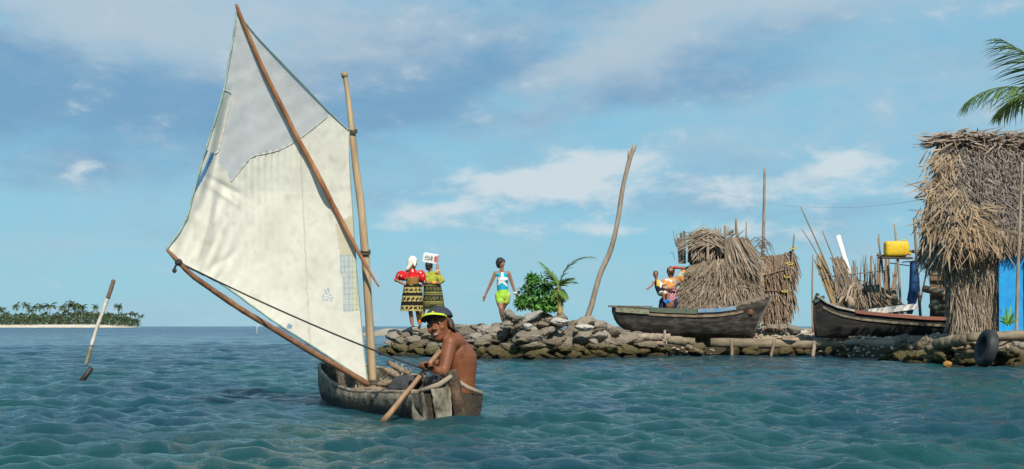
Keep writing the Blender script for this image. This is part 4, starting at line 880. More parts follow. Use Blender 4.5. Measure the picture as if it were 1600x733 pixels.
def build_right_canoe():
    Y = 28.3; sc = Y / F; zz = lambda v: H - (v - HV) * sc
    t = thing('beached_canoe', 'black hulled canoe with worn red rim beached beside the thatched hut', 'canoe', at(1390, 528, Y))
    st = [(1273, .03, zz(527), zz(463)), (1279, .09, zz(527.5), zz(465)), (1290, .17, zz(528), zz(473)), (1308, .26, zz(528.5), zz(481)), (1340, .36, zz(529), zz(488)), (1390, .44, zz(529), zz(493)), (1440, .46, zz(529), zz(497)), (1490, .44, zz(528), zz(499)), (1540, .34, zz(526), zz(497)), (1570, .20, zz(520), zz(492)), (1582, .03, zz(505), zz(488))]
    place = lambda a, l, z: V((a - 800) * sc + l * .22, Y + l, z)
    s2 = [(s[0] * sc, s[1], s[2], s[3]) for s in st]
    hullm = mat('black_hull', (.016, .015, .015), (.09, .075, .055), 4, .7, .7, 18, stretch=(.5, 1, 2.5), spec=.35, lo=.48, hi=.9, detail=10)
    mb = MB(); hull(mb, [(a / sc, b, c, d) for a, b, c, d in smooth_st(s2, 40)], place, .045, 60, 24, .55, .003); part('hull', mb, hullm, t, True)
    def rim(a0, a1, side, h, w_, m, dz, nm, lab=None):
        mb = MB(); P = []; n = 18
        for i in range(n + 1):
            a = a0 + (a1 - a0) * i / n; q = place(a, side * (plin([(s[0], s[1]) for s in st], a) + .006), plin([(s[0], s[3]) for s in st], a) + dz); P.append([q + V(0, -w_, h / 2), q + V(0, w_, h / 2), q + V(0, w_, -h / 2), q + V(0, -w_, -h / 2)])
        mb.grid(P, True); b = len(mb.v); mb.face([0, 1, 2, 3]); mb.face([b - 4, b - 3, b - 2, b - 1][::-1]); part(nm, mb, m, t, label=lab)
    red = C('worn_red_paint', (.27, .085, .055), (.19, .10, .075), scale=7, rough=.7, bump=.3); grey = C('grey_white_rim', (.50, .47, .42), (.28, .25, .22), scale=9, rough=.8, bump=.3)
    rim(1335, 1560, -1, .075, .05, red, .0, 'rim_plank', 'worn red rim'); rim(1276, 1334, -1, .045, .05, grey, .012, 'rim_plank', 'pale grey rim'); rim(1276, 1560, 1, .06, .05, grey, .0, 'rim_plank')
    rim(1285, 1560, -1, .05, .02, C('mould_streak', (.24, .21, .15), (.10, .085, .06), scale=9, rough=.9, lo=.3, hi=.6), -.15, 'strake')
    mb = MB(); mb.tube([at(1275, 527, Y - .03), at(1272.5, 500, Y - .03), at(1273, 470, Y - .03), at(1278, 459, Y - .02)], [.03, .032, .032, .045], 8, .06); part('stem_post', mb, hullm, t, True)
    mb = MB(); mb.beam(at(1271, 472, Y - .06), at(1287, 464, Y - .04), .14, .06); part('bow_cap', mb, C('dull_green_paint', (.035, .085, .07), (.06, .09, .07), scale=10, rough=.7), t)
    mb = MB(); mb.beam(at(1352, 488, Y + .1), at(1428, 479, Y + .1), .5, .12); part('inner_board', mb, C('white_board', (.72, .70, .66), (.58, .56, .52), scale=6, rough=.6), t)
    mb = MB(); mb.beam(at(1402, 491.5, Y - .4), at(1428, 492.5, Y - .4), .12, .03); part('thwart_end', mb, C('pale_plank', (.55, .47, .34), (.40, .33, .23), scale=8), t)
build_right_canoe()

# ------------------------------------------------------------------ logs and stakes of the landing
def log(name, p0, p1, r, label, group=None, m=None, amp=.02, n=12, cat='log'):
    mb = MB(); mb.tube(wob(p0, p1, 14, amp), r, n, .09); return solo(name, mb, m or MT['log'], label, cat, group, True)
log('log', at(1110, 535, 28.15), at(1322, 541, 28.2), [.10, .11, .105, .095], 'long brown log lying along the water edge under both beached canoes')
log('log', at(993, 527, 27.7), at(1046, 527, 27.9), [.075, .085, .085, .08], 'grey weathered log at the left end of the landing beside the forked stake', m=MT['driftwood'])
log('log', at(1040, 531, 27.9), at(1086, 535, 28.0), [.09, .10, .09], 'short thick log end under the bow of the green rimmed canoe')
log('log', at(1072, 541, 27.95), at(1097, 551, 27.8), [.055, .06, .05], 'stubby broken log slanting down to the water below the landing')
log('log', at(1320, 536, 27.6), at(1400, 533, 27.0), [.06, .07, .06], 'thin pale log under the black canoe', m=MT['driftwood'])
log('log', at(1463, 538, 21.6), at(1512, 529, 20.9), [.085, .10, .10], 'mossy log pointing at the tyre from the hut corner')
log('log', at(1511, 527, 20.6), at(1660, 522, 20.6), [.075, .085, .08], 'straight grey log in front of the blue tarpaulin')
for (u, v0, v1, du, r, lab) in ((1143, 530, 557, -1, .035, 'dark stake holding the long log, below the middle of the left canoe'), (1210, 532, 557, 6, .035, 'leaning stake below the pointed bow of the left canoe'), (1273, 534, 556, 3, .045, 'pale stake under the bow of the black canoe'),
                            (1356, 534, 558, 0, .05, 'left one of two grey stubs below the black canoe'), (1369, 534, 558, 1, .05, 'right one of two grey stubs below the black canoe'), (1006, 530, 553, 2, .03, 'short stake at the left end of the landing')):
    p0, p1 = at(u, v0, 27.85), at(u - du, v1 + 3, 27.75); mb = MB(); mb.tube(wob(p1, p0, 5, .008), r, 8, .1); solo('stake', mb, MT['stake'] if u not in (1273, 1356, 1369) else MT['driftwood'], lab, 'stake', 'stakes along the landing', True)
def forked_stake():
    mb = MB(); mb.tube(wob(at(1041, 557, 27.6), at(1038, 516, 27.6), 6, .012), [.03, .03, .024], 8, .12)
    for a in ((1040, 535, 1030, 527), (1040, 533, 1046, 524), (1040, 545, 1034, 552), (1039, 528, 1043, 541)): mb.tube(wob(at(a[0], a[1], 27.58), at(a[2], a[3], 27.52), 3, .01), [.022, .012], 6)
    solo('stake', mb, MT['driftwood'], 'bleached forked stake standing before the grey log at the landing', 'stake', 'stakes along the landing', True)
forked_stake()

# ------------------------------------------------------------------ poles
def pole(name, pts, r, label, m=None, cat='pole', jit=.06, n=9, grp=None, extra=None, seg=20):
    mb = MB(); mb.tube(smooth_path(pts, seg), r, n, jit)
    if extra: extra(mb)
    return solo(name, mb, m or MT['pole'], label, cat, grp, True)
pole('pole', [at(u, v, 27.2) for u, v in ((915, 504), (924, 478), (932, 448), (940, 422), (951, 399), (960, 370), (967, 335), (972, 300), (979, 268), (985, 246), (992, 227))], [.062, .06, .055, .058, .05, .05, .045, .05, .046], 'tall crooked bare pole leaning right beside the young palm', MT['driftwood'], extra=lambda mb: mb.tube([at(983, 252, 27.2), at(983, 236, 27.2)], [.035, .03], 8))
def sea_pole():
    Y = 20.5; t = thing('pole', 'leaning pole in the open water, whitewashed below a bare brown top', 'pole', at(134, 570, Y))
    pts = [at(u, v, Y) for u, v in ((128, 590, ), (135, 568), (143, 540), (153, 508), (165, 475), (172, 455), (178, 437))]
    sp_ = smooth_path(pts, 40); mb = MB(); mb.tube(sp_[:14], .029, 10, .06); part('stained_foot', mb, C('stained_foot', (.34, .27, .16), (.14, .11, .07), scale=12, rough=.7), t, True); mb = MB(); mb.tube(sp_[13:31], .0295, 10, .06)
    part('whitewashed_shaft', mb, C('whitewash', (.66, .61, .54), (.30, .235, .175), scale=11, rough=.8, bump=.5, lo=.45, hi=.75), t, True); mb = MB(); mb.tube(sp_[29:], [.032, .034, .03], 10, .1); part('bare_top', mb, C('bare_bark', (.26, .17, .125), (.15, .095, .07), scale=14, rough=.9, bump=.6), t, True)
    mb = MB(); mb.tube([at(124, 604, 15.2), at(129, 594, 15.2), at(143, 575, 15.2)], [.032, .036, .03], 8, .1); solo('driftwood_stick', mb, C('wet_black_wood', (.02, .016, .013), (.035, .028, .022), scale=12, rough=.5), 'short black stick slanting out of the water below the whitewashed pole', 'driftwood', None, True)
sea_pole()

# ------------------------------------------------------------------ plants on the wall
def build_bush():
    Y = 26.0; t = thing('bush', 'bright green leafy bush on top of the stone wall', 'bush', at(840, 490, Y)); mb = MB(); st = MB(); root = at(842, 492, Y)
    for _ in range(34):
        u, v = rnd(812, 872), rnd(434, 482); p = at(u, v, Y + rnd(-.35, .35)); st.tube(smooth_path([root + V(rnd(-.08, .08), rnd(-.1, .1), 0), root.lerp(p, .5) + V(0, 0, .05), p], 6), [.012, .008, .004], 5)
    part('stems', st, C('green_stem', (.16, .15, .06), (.10, .10, .04)), t, True)
    cl = [(842, 462, 30, 24, 1), (824, 462, 18, 15, 1), (858, 460, 18, 18, 1), (840, 445, 20, 13, 1), (866, 472, 12, 12, .8), (818, 472, 13, 9, .8), (850, 478, 22, 9, .8), (832, 436, 8, 7, .5), (874, 462, 8, 10, .5)]
    for _ in range(2300):
        u0, v0, ru, rv, k = random.choice(cl); d = V(rnd(-1, 1), rnd(-1, 1), rnd(-1, 1))
        while d.length > 1 or d.length < .35: d = V(rnd(-1, 1), rnd(-1, 1), rnd(-1, 1))
        p = at(u0 + d.x * ru, v0 - d.z * rv, Y + d.y * ru * Y / F); o = V(d.x, d.y * .9, d.z * .6 + .1).normalized(); dd = (o + V(rnd(-.9, .9), rnd(-.9, .9), rnd(-1.0, .25))).normalized()
        mb.strip(p, dd, (V(0, 0, 1) + o * .7 + V(rnd(-.5, .5), rnd(-.5, .5), 0)).normalized(), rnd(.045, .125), rnd(.022, .052), bend=-.35, tw=rnd(-.6, .6), segs=3, tip=.15)
    part('leaves', mb, MT['leaf'], t)
build_bush()
def build_young_palm():
    Y = 25.85; t = thing('young_palm', 'young coconut palm with a few arching fronds rooted in the stone wall', 'palm', at(875, 492, Y))
    mb = MB(); pts = [at(u, v, Y) for u, v in ((875, 492), (875, 478), (873, 462), (873, 448))]; mb.tube(smooth_path(pts, 8), [.065, .055, .05, .035], 10, .08); part('stem', mb, MT['youngtrunk'], t, True)
    b = at(873, 450, Y)
    for k, (u, v, dy, dr, L) in enumerate(((884, 415, -.05, 1.75, 1.05), (858, 412, .05, .7, .62), (845, 433, -.1, 1.0, .52), (862, 425, .2, .5, .5), (889, 436, .15, .9, .42), (888, 428, -.2, 1.0, .42), (884, 462, -.15, .4, .26), (862, 462, -.1, .4, .26))):
        f = MB(); d = at(u, v, Y) + V(0, dy, 0) - b
        if k == 0: d = V(.20, -.05, .75)
        f_up = frond(f, b + d.normalized() * .02, d, L, 24, .27 * (L ** .3), .030, dr, .012, .30, 2, 9); part('frond', f, MT['youngleaf'], t)
build_young_palm()
def build_big_palm():
    p0 = V(11.6, 25.4, .4); top = at(1668, 165, 24.6); t = thing('coconut_palm', 'tall coconut palm behind the hut, its green fronds reaching in at the upper right', 'palm tree', p0)
    mb = MB(); mb.tube(smooth_path([p0, p0.lerp(top, .4) + V(.15, 0, 0), top], 14), [.17, .13, .11, .12], 12, .04); part('trunk', mb, MT['trunk'], t, True)
    fr = [(V(-.80, -.12, .40), 2.25, 1.25), (V(-.28, -.35, .80), 2.1, 1.5), (V(.8, -.2, .5), 2.0, 1.5), (V(.4, .7, .6), 2.1, 1.4), (V(-.3, .8, .55), 2.0, 1.3), (V(.2, -.7, .2), 1.9, 1.3), (V(.5, -.1, 1.0), 2.0, 1.0), (V(.85, .3, .1), 1.9, 1.2)]
    fr[1] = (at(1586, 40, 24.3) - top, 1.95, .6)
    for d, L, dr in fr:
        f = MB(); frond(f, top, d, L, 60, .74, .030, dr, .022, .70, 3, 12); part('frond', f, MT['palmleaf'], t)
    for k in range(6): m3 = MB(); m3.ell(top + V(.16 * math.cos(k), .16 * math.sin(k), -.12), (.1, .1, .12), None, 12, 8); part('coconut', m3, C('green_coconut', (.16, .19, .05), (.12, .12, .04), scale=4, rough=.4), t, True)
build_big_palm()
def tarp_plant():
    p = at(1574, 510, 20.75); t = thing('seedling_plant', 'small green seedling with upright leaves before the blue tarpaulin', 'plant', p); mb = MB(); mb.tube([p, p + V(0, 0, .16)], .008, 6); part('stem', mb, C('seedling_stem', (.14, .18, .05)), t, True)
    mb = MB()
    for k, (a, l) in enumerate(((-.45, .2), (-.1, .30), (.2, .32), (.5, .2), (-1.1, .15), (.05, .25), (.9, .16), (-.8, .2))): mb.strip(p + V(0, -.01 * k, .03), V(math.sin(a), rnd(-.6, .3), math.cos(a)), V(rnd(-.6, .6), -1, .4), l, .045, bend=.15 * (1 if k % 2 else -1), segs=4, tip=.1)
    part('leaves', mb, MT['leaf'], t)
tarp_plant()

# ------------------------------------------------------------------ thatch kit
def thatch_poly(mb, poly, Yf, n, L=(.25, .45), w=(.02, .045), d=V(0, 0, -1), spread=.35, out=V(0, -1, 0), lift=.15, dy=.08, order=True):
    us = [p[0] for p in poly]; vs = [p[1] for p in poly]; k = 0
    while k < n:
        u, v = rnd(min(us), max(us)), rnd(min(vs), max(vs))
        if not pin(poly, u, v): continue
        k += 1; Y = Yf(u, v) if callable(Yf) else Yf; dv = d(u, v) if callable(d) else d
        dd = (dv + V(rnd(-spread, spread), rnd(-.2, .1) - .08, rnd(-.12, .12)))
        mb.strip(at(u, v, Y - rnd(0, dy)), dd, out, rnd(*L), rnd(*w), bend=rnd(-.05, lift), tw=rnd(-.9, .9), segs=2, tip=rnd(.1, .5))
def core(mb, poly, Y, dep):                 # solid bundle behind the loose leaves
    n = len(poly); f = [at(u, v, Y(u, v) if callable(Y) else Y) for u, v in poly]; b = mb.add(f + [p + V(0, dep, 0) for p in f]); mb.face(list(range(b, b + n))); mb.face(list(range(b + n, b + 2 * n))[::-1])
    for i in range(n): k = (i + 1) % n; mb.face((b + i, b + n + i, b + n + k, b + k))
def stick(mb, u0, v0, u1, v1, Y, r=.016, dY=0.0, amp=.008, n=6): mb.tube(wob(at(u0, v0, Y), at(u1, v1, Y + dY), 6, amp), [r, r * .95, r * .75], n, .08)

def build_shelter():
    Y = 29.6; t = thing('thatched_shelter', 'small round shelter of dry palm thatch behind the green rimmed canoe', 'shelter', at(1120, 480, Y))
    bulge = lambda u, v: Y - .42 * max(0, 1 - ((u - 1122) / 62) ** 2) ** .5 - .10 * max(0, (v - 400) / 80)
    low = [(1066, 482), (1064, 458), (1069, 436), (1076, 416), (1100, 406), (1140, 402), (1178, 412), (1186, 440), (1184, 482)]
    mb = MB(); core(mb, [(max(u, 1074), v) for u, v in low], lambda u, v: Y + .02 - .36 * max(0, 1 - ((u - 1122) / 64) ** 2) ** .5, .7); core(mb, [(1082, 412), (1080, 385), (1092, 366), (1115, 362), (1122, 378), (1150, 372), (1163, 384), (1168, 412)], Y - .25, .5); part('core', mb, MT['back'], t)  # core's dark colour stands in for the shaded hole below the top bundle
    mb = MB(); thatch_poly(mb, low, bulge, 3600, (.14, .36), (.012, .032), lambda u, v: V((u - 1130) / 120 - .25, -.12, -.9), .5, dy=.12)
    for _ in range(170): u = rnd(1060, 1184); mb.strip(at(u, rnd(458, 474), bulge(u, 470) - .06), V(rnd(-.4, .3), -.1, -1), V(0, -1, 0), rnd(.18, .34), rnd(.02, .04), tw=rnd(-.8, .8), bend=.1)
    part('wall_thatch', mb, MT['thatch'], t)
    mb = MB()                                # rolled bundle on top, leaves running across it
    for _ in range(420):
        u, v = rnd(1080, 1122), rnd(361, 384); c = V(1, 0, .35 - (u - 1080) / 40) if random.random() < .75 else V(-.8, 0, -.45); mb.strip(at(u, v, Y - .38 - rnd(0, .16)), c + V(rnd(-.3, .3), -.1, rnd(-.3, .3)), V(0, -1, .3), rnd(.2, .45), rnd(.014, .032), bend=-rnd(.1, .5), tw=rnd(-.7, .7), segs=3)
    for _ in range(60): u = rnd(1082, 1130); mb.strip(at(u, rnd(376, 392), Y - .36), V(rnd(-.8, .3), -.1, -1), V(0, -1, .2), rnd(.2, .42), rnd(.014, .028), bend=.3, tw=rnd(-.8, .8), segs=3)
    for _ in range(520):
        u, v = rnd(1136, 1166), rnd(370, 402); a = (u - 1150) / 20; mb.strip(at(u, v, Y - .40 - rnd(0, .14)), V(.35 + .5 * a, -.15, -1 + rnd(-.3, .3)), V(0, -1, .2), rnd(.3, .75), rnd(.022, .05), bend=rnd(-.2, .25), tw=rnd(-.8, .8), segs=3)
    for _ in range(60): a = rnd(.3, 2.9); mb.strip(at(1122 + 30 * math.cos(a) * rnd(.6, 1.2), 372 - 5 * math.sin(a), Y - .2 + rnd(-.1, .3)), V(math.cos(a) * .9, rnd(-.3, .3), .2 + .8 * math.sin(a)), V(0, -1, .3), rnd(.10, .26), .018, bend=rnd(-.3, .3))
    part('top_bundle', mb, MT['thatch'], t)
    for k, (u0, v0, u1, v1) in enumerate(((1066, 412, 1064, 364), (1070, 412, 1069, 361), (1076, 410, 1078, 366), (1062, 412, 1060, 372))):
        mb = MB(); mb.beam(at(u0, v0, Y - .1), at(u1, v1, Y - .1), .055, .025, (0, 1, 0)); part('wall_board', mb, C('brown_slat', (.20, .13, .09), (.11, .075, .05), scale=10, rough=.9), t)
    for (u0, v0, u1, v1, r) in ((1135, 480, 1133, 352, .04), (1152, 395, 1150, 342, .035), (1166, 470, 1166, 347, .02), (1105, 410, 1106, 368, .035)):
        mb = MB(); stick(mb, u0, v0, u1, v1, Y - (.5 if v0 > 400 else .2), r); part('post', mb, MT['pole'], t, True)
    for (u0, v0, u1, v1) in ((1072, 431, 1122, 428), (1112, 446, 1180, 450)):
        mb = MB(); stick(mb, u0, v0, u1, v1, Y - .54, .014); part('batten', mb, MT['stake'], t, True)
    mb = MB()
    tw_ = MB()
    for _ in range(26): a = rnd(.2, 1.6); u, v = rnd(1165, 1192), rnd(376, 410); tw_.tube(smooth_path([at(u, v, Y), at(u + 12, v - 8, Y), at(u + 20, v + rnd(-4, 12), Y)], 5), .006, 4)
    for _ in range(12): u, v = rnd(1054, 1070), rnd(380, 408); mb.tube(smooth_path([at(u, v, Y), at(u - 4, v - 12, Y), at(u - rnd(2, 8), v - rnd(10, 22), Y)], 5), .006, 4)
    part('twig_tangle', tw_, MT['stake'], t); part('twig_tangle', mb, MT['stake'], t)
build_shelter()
def build_screen():
    Y = 29.9; t = thing('thatch_screen', 'upright screen of hanging brown palm leaves right of the round shelter', 'fence', at(1210, 500, Y))
    poly = [(1186, 404), (1200, 402), (1240, 388), (1243, 400), (1236, 430), (1240, 455), (1231, 470), (1222, 498), (1190, 496)]
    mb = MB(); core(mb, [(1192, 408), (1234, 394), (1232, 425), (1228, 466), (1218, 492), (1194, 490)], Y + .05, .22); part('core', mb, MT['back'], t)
    mb = MB(); thatch_poly(mb, poly, Y, 1000, (.3, .65), (.02, .05), V(.10, -.05, -1), .28, dy=.16)
    for _ in range(120): mb.strip(at(rnd(1190, 1240), 0, Y) * 0 + at(rnd(1192, 1238), rnd(398, 408), Y - .12), V(rnd(-.3, .4), -.2, -1), V(0, -1, .1), rnd(.3, .6), rnd(.025, .05), bend=rnd(-.1, .2), tw=rnd(-.8, .8))
    for _ in range(70): v = rnd(395, 470); mb.strip(at(1238 - (v - 395) * .1, v, Y - .08), V(.5, -.1, -rnd(.4, 1.2)), V(0, -1, 0), rnd(.12, .25), .03, tw=rnd(-.8, .8))
    part('leaves', mb, MT['tan'] if False else C('brown_leaf', (.22, .15, .10), (.13, .09, .065), scale=4, rough=.85, island=[(.11, .075, .055), (.25, .17, .115), (.33, .24, .175), (.17, .115, .08), (.37, .29, .22)]), t)
    for (u0, v0, u1, v1, r, nm) in ((1187, 490, 1195, 263, .042, 'tall_post'), (1226, 498, 1241, 366, .026, 'post')):
        mb = MB(); mb.tube(smooth_path([at(u0, v0, Y - .25), at((u0 + u1) / 2 + 1.5, (v0 + v1) / 2, Y - .25), at(u1, v1, Y - .25)], 16), [r, r, r * .8, r * .6], 8, .1); part(nm, mb, MT['driftwood'] if nm == 'tall_post' else MT['stake'], t, True)
    for (a, b_) in (((1188, 431), (1238, 418)), ((1184, 454), (1232, 455))): mb = MB(); stick(mb, *a, *b_, Y - .26, .018); part('rail', mb, MT['stake'], t, True)
    for (u, v) in ((1191, 402), (1240, 388), (1234, 412), (1230, 432), (1189, 428), (1226, 455)):
        mb = MB(); mb.tube([at(u + 5 * math.cos(k / 2), v + 1.5 * math.sin(k / 2), Y - .26 - .035 * math.sin(k / 2)) for k in range(14)], .014, 5); part('tie', mb, C('yellow_cord', (.55, .45, .08), (.40, .34, .10)), t, True)
    mb = MB()
    for k in range(5): mb.box(at(1196 + 7 * k, 511 - (k % 2) * 2.5, Y - .5), (.3, .3, .05), Matrix.Rotation(rnd(-.3, .3), 3, 'Z'))
    part('base_boards', mb, C('grey_base_board', (.30, .26, .21), (.17, .14, .11), scale=6), t)
build_screen()
def build_wire():
    Y = 29.6; mb = MB(); mb.tube(smooth_path([at(1085, 288, Y + 1.0), at(1120, 300, Y + .6), at(1160, 310, Y + .2), at(1194, 317, Y - .26), at(1260, 323, 28.5), at(1330, 324, 26.8), at(1400, 318, 25.2), at(1462, 308, 24.2)], 40), .0028, 4)
    solo('line', mb, C('thin_line', (.30, .42, .48)), 'thin sagging line strung from the tall screen post to the hut roof', 'line')
build_wire()

# ------------------------------------------------------------------ stick fence between the canoe and the hut
def build_stick_fence():
    Y = 30.2; t = thing('stick_fence', 'ragged fence of upright sticks and dry palm stalks behind the black canoe', 'fence', at(1345, 490, Y))
    mb = MB()
    for _ in range(46):
        u = rnd(1322, 1402); h = rnd(392, 440) - (14 if 1368 < u < 1395 else 0); mb.tube(wob(at(u, 490, Y + rnd(-.15, .2)), at(u + rnd(-9, 9), h, Y + rnd(-.2, .2)), 5, .02), [rnd(.012, .028), rnd(.01, .02), .008], 6, .1)
    part('uprights', mb, MT['stake'], t, True)
    for k, (u, v, s_) in enumerate(((1372, 420, 1.2), (1384, 428, 1.2), (1394, 440, 1.3), (1360, 425, 1.0), (1338, 432, 1.1), (1388, 410, .9))):
        mb = MB(); P = []
        for i in range(9):
            z = i / 8; w_ = .02 + .075 * s_ * z ** 2; c_ = at(u + 6 * math.sin(k) * (1 - z), v - 25 + (470 - v + 25) * z, Y - .2); P.append([c_ + V(-w_, 0, 0), c_ + V(0, -w_ * .6, 0), c_ + V(w_, 0, 0)])
        mb.grid(P); part('palm_stalk', mb, C('palm_stalk', (.27, .19, .13), (.16, .11, .08), scale=8, rough=.85, stretch=(2, 2, .4)), t, True)
    for (a, b_) in (((1300, 432), (1392, 421)), ((1318, 456), (1400, 450))): m3 = MB(); stick(m3, *a, *b_, Y - .22, .014); part('rail', m3, MT['stake'], t, True)
    mb = MB(); thatch_poly(mb, [(1316, 448), (1345, 436), (1385, 452), (1400, 472), (1396, 490), (1322, 490), (1314, 470)], Y - .3, 520, (.25, .6), (.02, .045), lambda u, v: V((u - 1345) / 45, -.2, -.75), .35, dy=.3); part('leaf_litter', mb, MT['thatch'], t)
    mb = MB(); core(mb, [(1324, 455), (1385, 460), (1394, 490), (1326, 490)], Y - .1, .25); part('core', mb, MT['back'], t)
    # bundle of cane leaning to the left
    t2 = thing('cane_bundle', 'tan bundle of cane leaning left beside the bow of the black canoe', 'cane', at(1310, 485, Y - .4)); mb = MB()
    for k in range(30): o = rnd(-1, 1); mb.tube(wob(at(1311 + 9 * o, 488 - abs(o) * 5, Y - .5 + rnd(-.1, .1)), at(1279 + 6 * o + rnd(-2, 2), 392 + rnd(0, 22) + 8 * abs(o), Y - .3), 5, .008), [.014, .012, .009], 6)
    part('canes', mb, MT['bamboo'], t2, True)
    m3 = MB(); m3.tube([at(1289 + 10 * math.cos(k / 2), 428 + 2 * math.sin(k / 2), Y - .42 - .09 * math.sin(k / 2)) for k in range(14)], .012, 5); part('tie', m3, MT['stake'], t2, True)
    for (pts, r, lab) in ((((1312, 470), (1290, 410), (1251, 323)), .022, 'longest thin stick leaning far left over the cane bundle'), (((1322, 470), (1308, 420), (1285, 361)), .020, 'thin brown stick leaning left just left of the white pipe'), (((1285, 415), (1270, 385), (1252, 357)), .014, 'short twig beside the longest leaning stick'),
                          (((1270, 520), (1269, 455), (1270, 397)), .022, 'dark upright stick left of the bow of the black canoe'), (((1330, 470), (1316, 430), (1297, 402)), .022, 'bent stick crossing behind the white pipe')):
        pole('stick', [at(u, v, Y - .45) for u, v in pts], [r, r * .9, r * .6], lab, None, 'stick', .08, 7, 'sticks leaning by the fence', None, 10)
    mb = MB(); a, b_ = at(1309, 368, Y - .35), at(1327, 428, Y - .4); d = (b_ - a).normalized(); x, y, _ = basis(d); P = [[a + d * s_ + (x * math.cos(k * .5236) + y * math.sin(k * .5236)) * r_ for k in range(12)] for s_, r_ in ((.25, .05), (0, .05), (0, .058), (.93, .058))]; mb.grid(P, True)
    solo('pipe', mb, C('white_plastic', (.78, .77, .74), (.70, .69, .66), rough=.4), 'white plastic pipe sticking up out of the stick fence', 'pipe', None, True)
    mb = MB()
    for _ in range(240): u, v = rnd(1298, 1318), rnd(400, 470); mb.strip(at(u + (v - 400) * .12, v, Y - .5), V(.35, -.2, -1) + V(rnd(-.3, .3), 0, 0), V(0, -1, 0), rnd(.3, .7), rnd(.015, .035), tw=rnd(-.8, .8), bend=rnd(-.1, .1))
    solo('palm_leaf_heap', mb, MT['thatch'], 'heap of dry palm leaves propped between the cane bundle and the fence', 'palm leaves')
    m4 = MB(); c_ = at(1330, 476, Y - .7); m4.ell(c_, (.09, .07, .17), None, 12, 8); m4.ell(c_ + V(-.05, 0, .12), (.06, .05, .09), None, 10, 8); m4.ell(c_ + V(.06, 0, -.06), (.07, .05, .1), None, 10, 8)
    solo('sack', remesh(m4, .015, 2, 'sack'), C('pale_sackcloth', (.38, .30, .21), (.26, .20, .14), scale=12, rough=.9, bump=.8), 'crumpled beige sack leaning on the fence behind the bow of the black canoe', 'sack')
build_stick_fence()
def build_rack():
    Y = 28.9; t = thing('pole_rack', 'rough rack of thin poles carrying a board beside the thatched hut', 'rack', at(1420, 492, Y))
    for (u0, v0, u1, v1, r) in ((1409, 494, 1398, 350, .030), (1438, 494, 1428, 340, .034), (1376, 470, 1374, 366, .02), (1385, 470, 1372, 372, .018), (1434, 400, 1443, 372, .014), (1418, 470, 1430, 405, .02), (1436, 480, 1456, 390, .02)):
        mb = MB(); stick(mb, u0, v0, u1, v1, Y + (0 if r > .025 else .25), r, 0, .012, 7); part('post', mb, MT['pole'], t, True)
    for (u0, v0, u1, v1, r) in ((1370, 399, 1425, 403, .025), (1412, 392, 1460, 391, .02), (1420, 394, 1458, 396, .02), (1390, 411, 1456, 420, .012), (1410, 410, 1450, 406, .014), (1420, 328, 1448, 329, .008), (1430, 364, 1465, 363, .012)):
        mb = MB(); stick(mb, u0, v0, u1, v1, Y + .1, r, .1); part('rail', mb, MT['stake'], t, True)
    mb = MB(); mb.beam(at(1374, 402.5, Y + .05), at(1424, 404, Y + .05), .3, .03); part('shelf_board', mb, C('dark_board', (.10, .08, .06), (.06, .05, .04)), t)
    # yellow jerrycan lying on its side
    j = thing('jerrycan', 'yellow plastic jerrycan lying on the pole rack', 'jerrycan', at(1400, 402, Y)); ym = C('yellow_plastic', (.70, .47, .02), (.52, .33, .03), scale=5, rough=.55, spec=.3)
    mb = MB(); P = []; y0 = Y + .02
    for i, (u, hv, s_) in enumerate(((1381.3, 9.0, .55), (1382, 11, .85), (1384, 12.3, 1), (1388, 12.6, 1), (1389.5, 12.0, .97), (1391, 12.6, 1), (1406, 12.6, 1), (1407.5, 12.0, .97), (1409, 12.4, 1), (1414, 12, .97), (1417.5, 9.5, .8), (1419, 6, .5))):
        row = []
        for k in range(24):
            a = 2 * math.pi * k / 24; c_, s__ = math.cos(a), math.sin(a); row.append(at(u + (hv * .06), 389 - math.copysign(abs(s__) ** .5, s__) * hv * .98, y0) + V(0, math.copysign(abs(c_) ** .5, c_) * .13 * s_, 0))
        P.append(row)
    mb.grid(P, True); b = len(mb.v); mb.face(list(range(24))[::-1]); mb.face(list(range(b - 24, b))); part('body', mb, ym, j, True)
    mb = MB(); mb.tube(smooth_path([at(1408, 378, y0 - .05), at(1413, 374.5, y0 - .05), at(1418, 380, y0 - .05), at(1418, 388, y0 - .05)], 10), .014, 8); part('handle', mb, ym, j, True); mb = MB(); mb.tube([at(1417, 396, y0), at(1423, 397, y0)], .035, 12); part('cap', mb, C('yellow_cap', (.55, .36, .02), (.5, .33, .02)), j, True)
    mb = MB(); P = []
    for i in range(15):
        z = i / 14; c_ = at(1427 - 6 * z + 9 * math.sin(math.pi * z) * .5, 408 + 84 * z, Y - .12); w_ = .03 + .085 * math.sin(math.pi * (.15 + .72 * z)); P.append([c_ + V(-w_, .02, 0), c_ + V(0, -.035, 0), c_ + V(w_, .02, 0), c_ + V(0, .05, 0)])
    mb.grid(P, True); mb.face([0, 1, 2, 3]); e = len(mb.v); mb.face([e - 1, e - 2, e - 3, e - 4])
    solo('curved_board', mb, C('deep_blue_paint', (.02, .075, .20), (.015, .05, .13), scale=6, rough=.5), 'dark blue curved board standing upright under the pole rack', 'board', None, True)
    mb = MB(); p = at(1461, 485, Y); mb.tube([p, p + V(0, 0, .1), p + V(0, 0, .2), p + V(0, 0, .23)], [.09, .10, .09, .06], 14); solo('bucket', mb, C('grey_green_pail', (.12, .13, .10), (.08, .085, .07)), 'small dull pail in the stern of the black canoe near the hut', 'bucket', None, True)
build_rack()

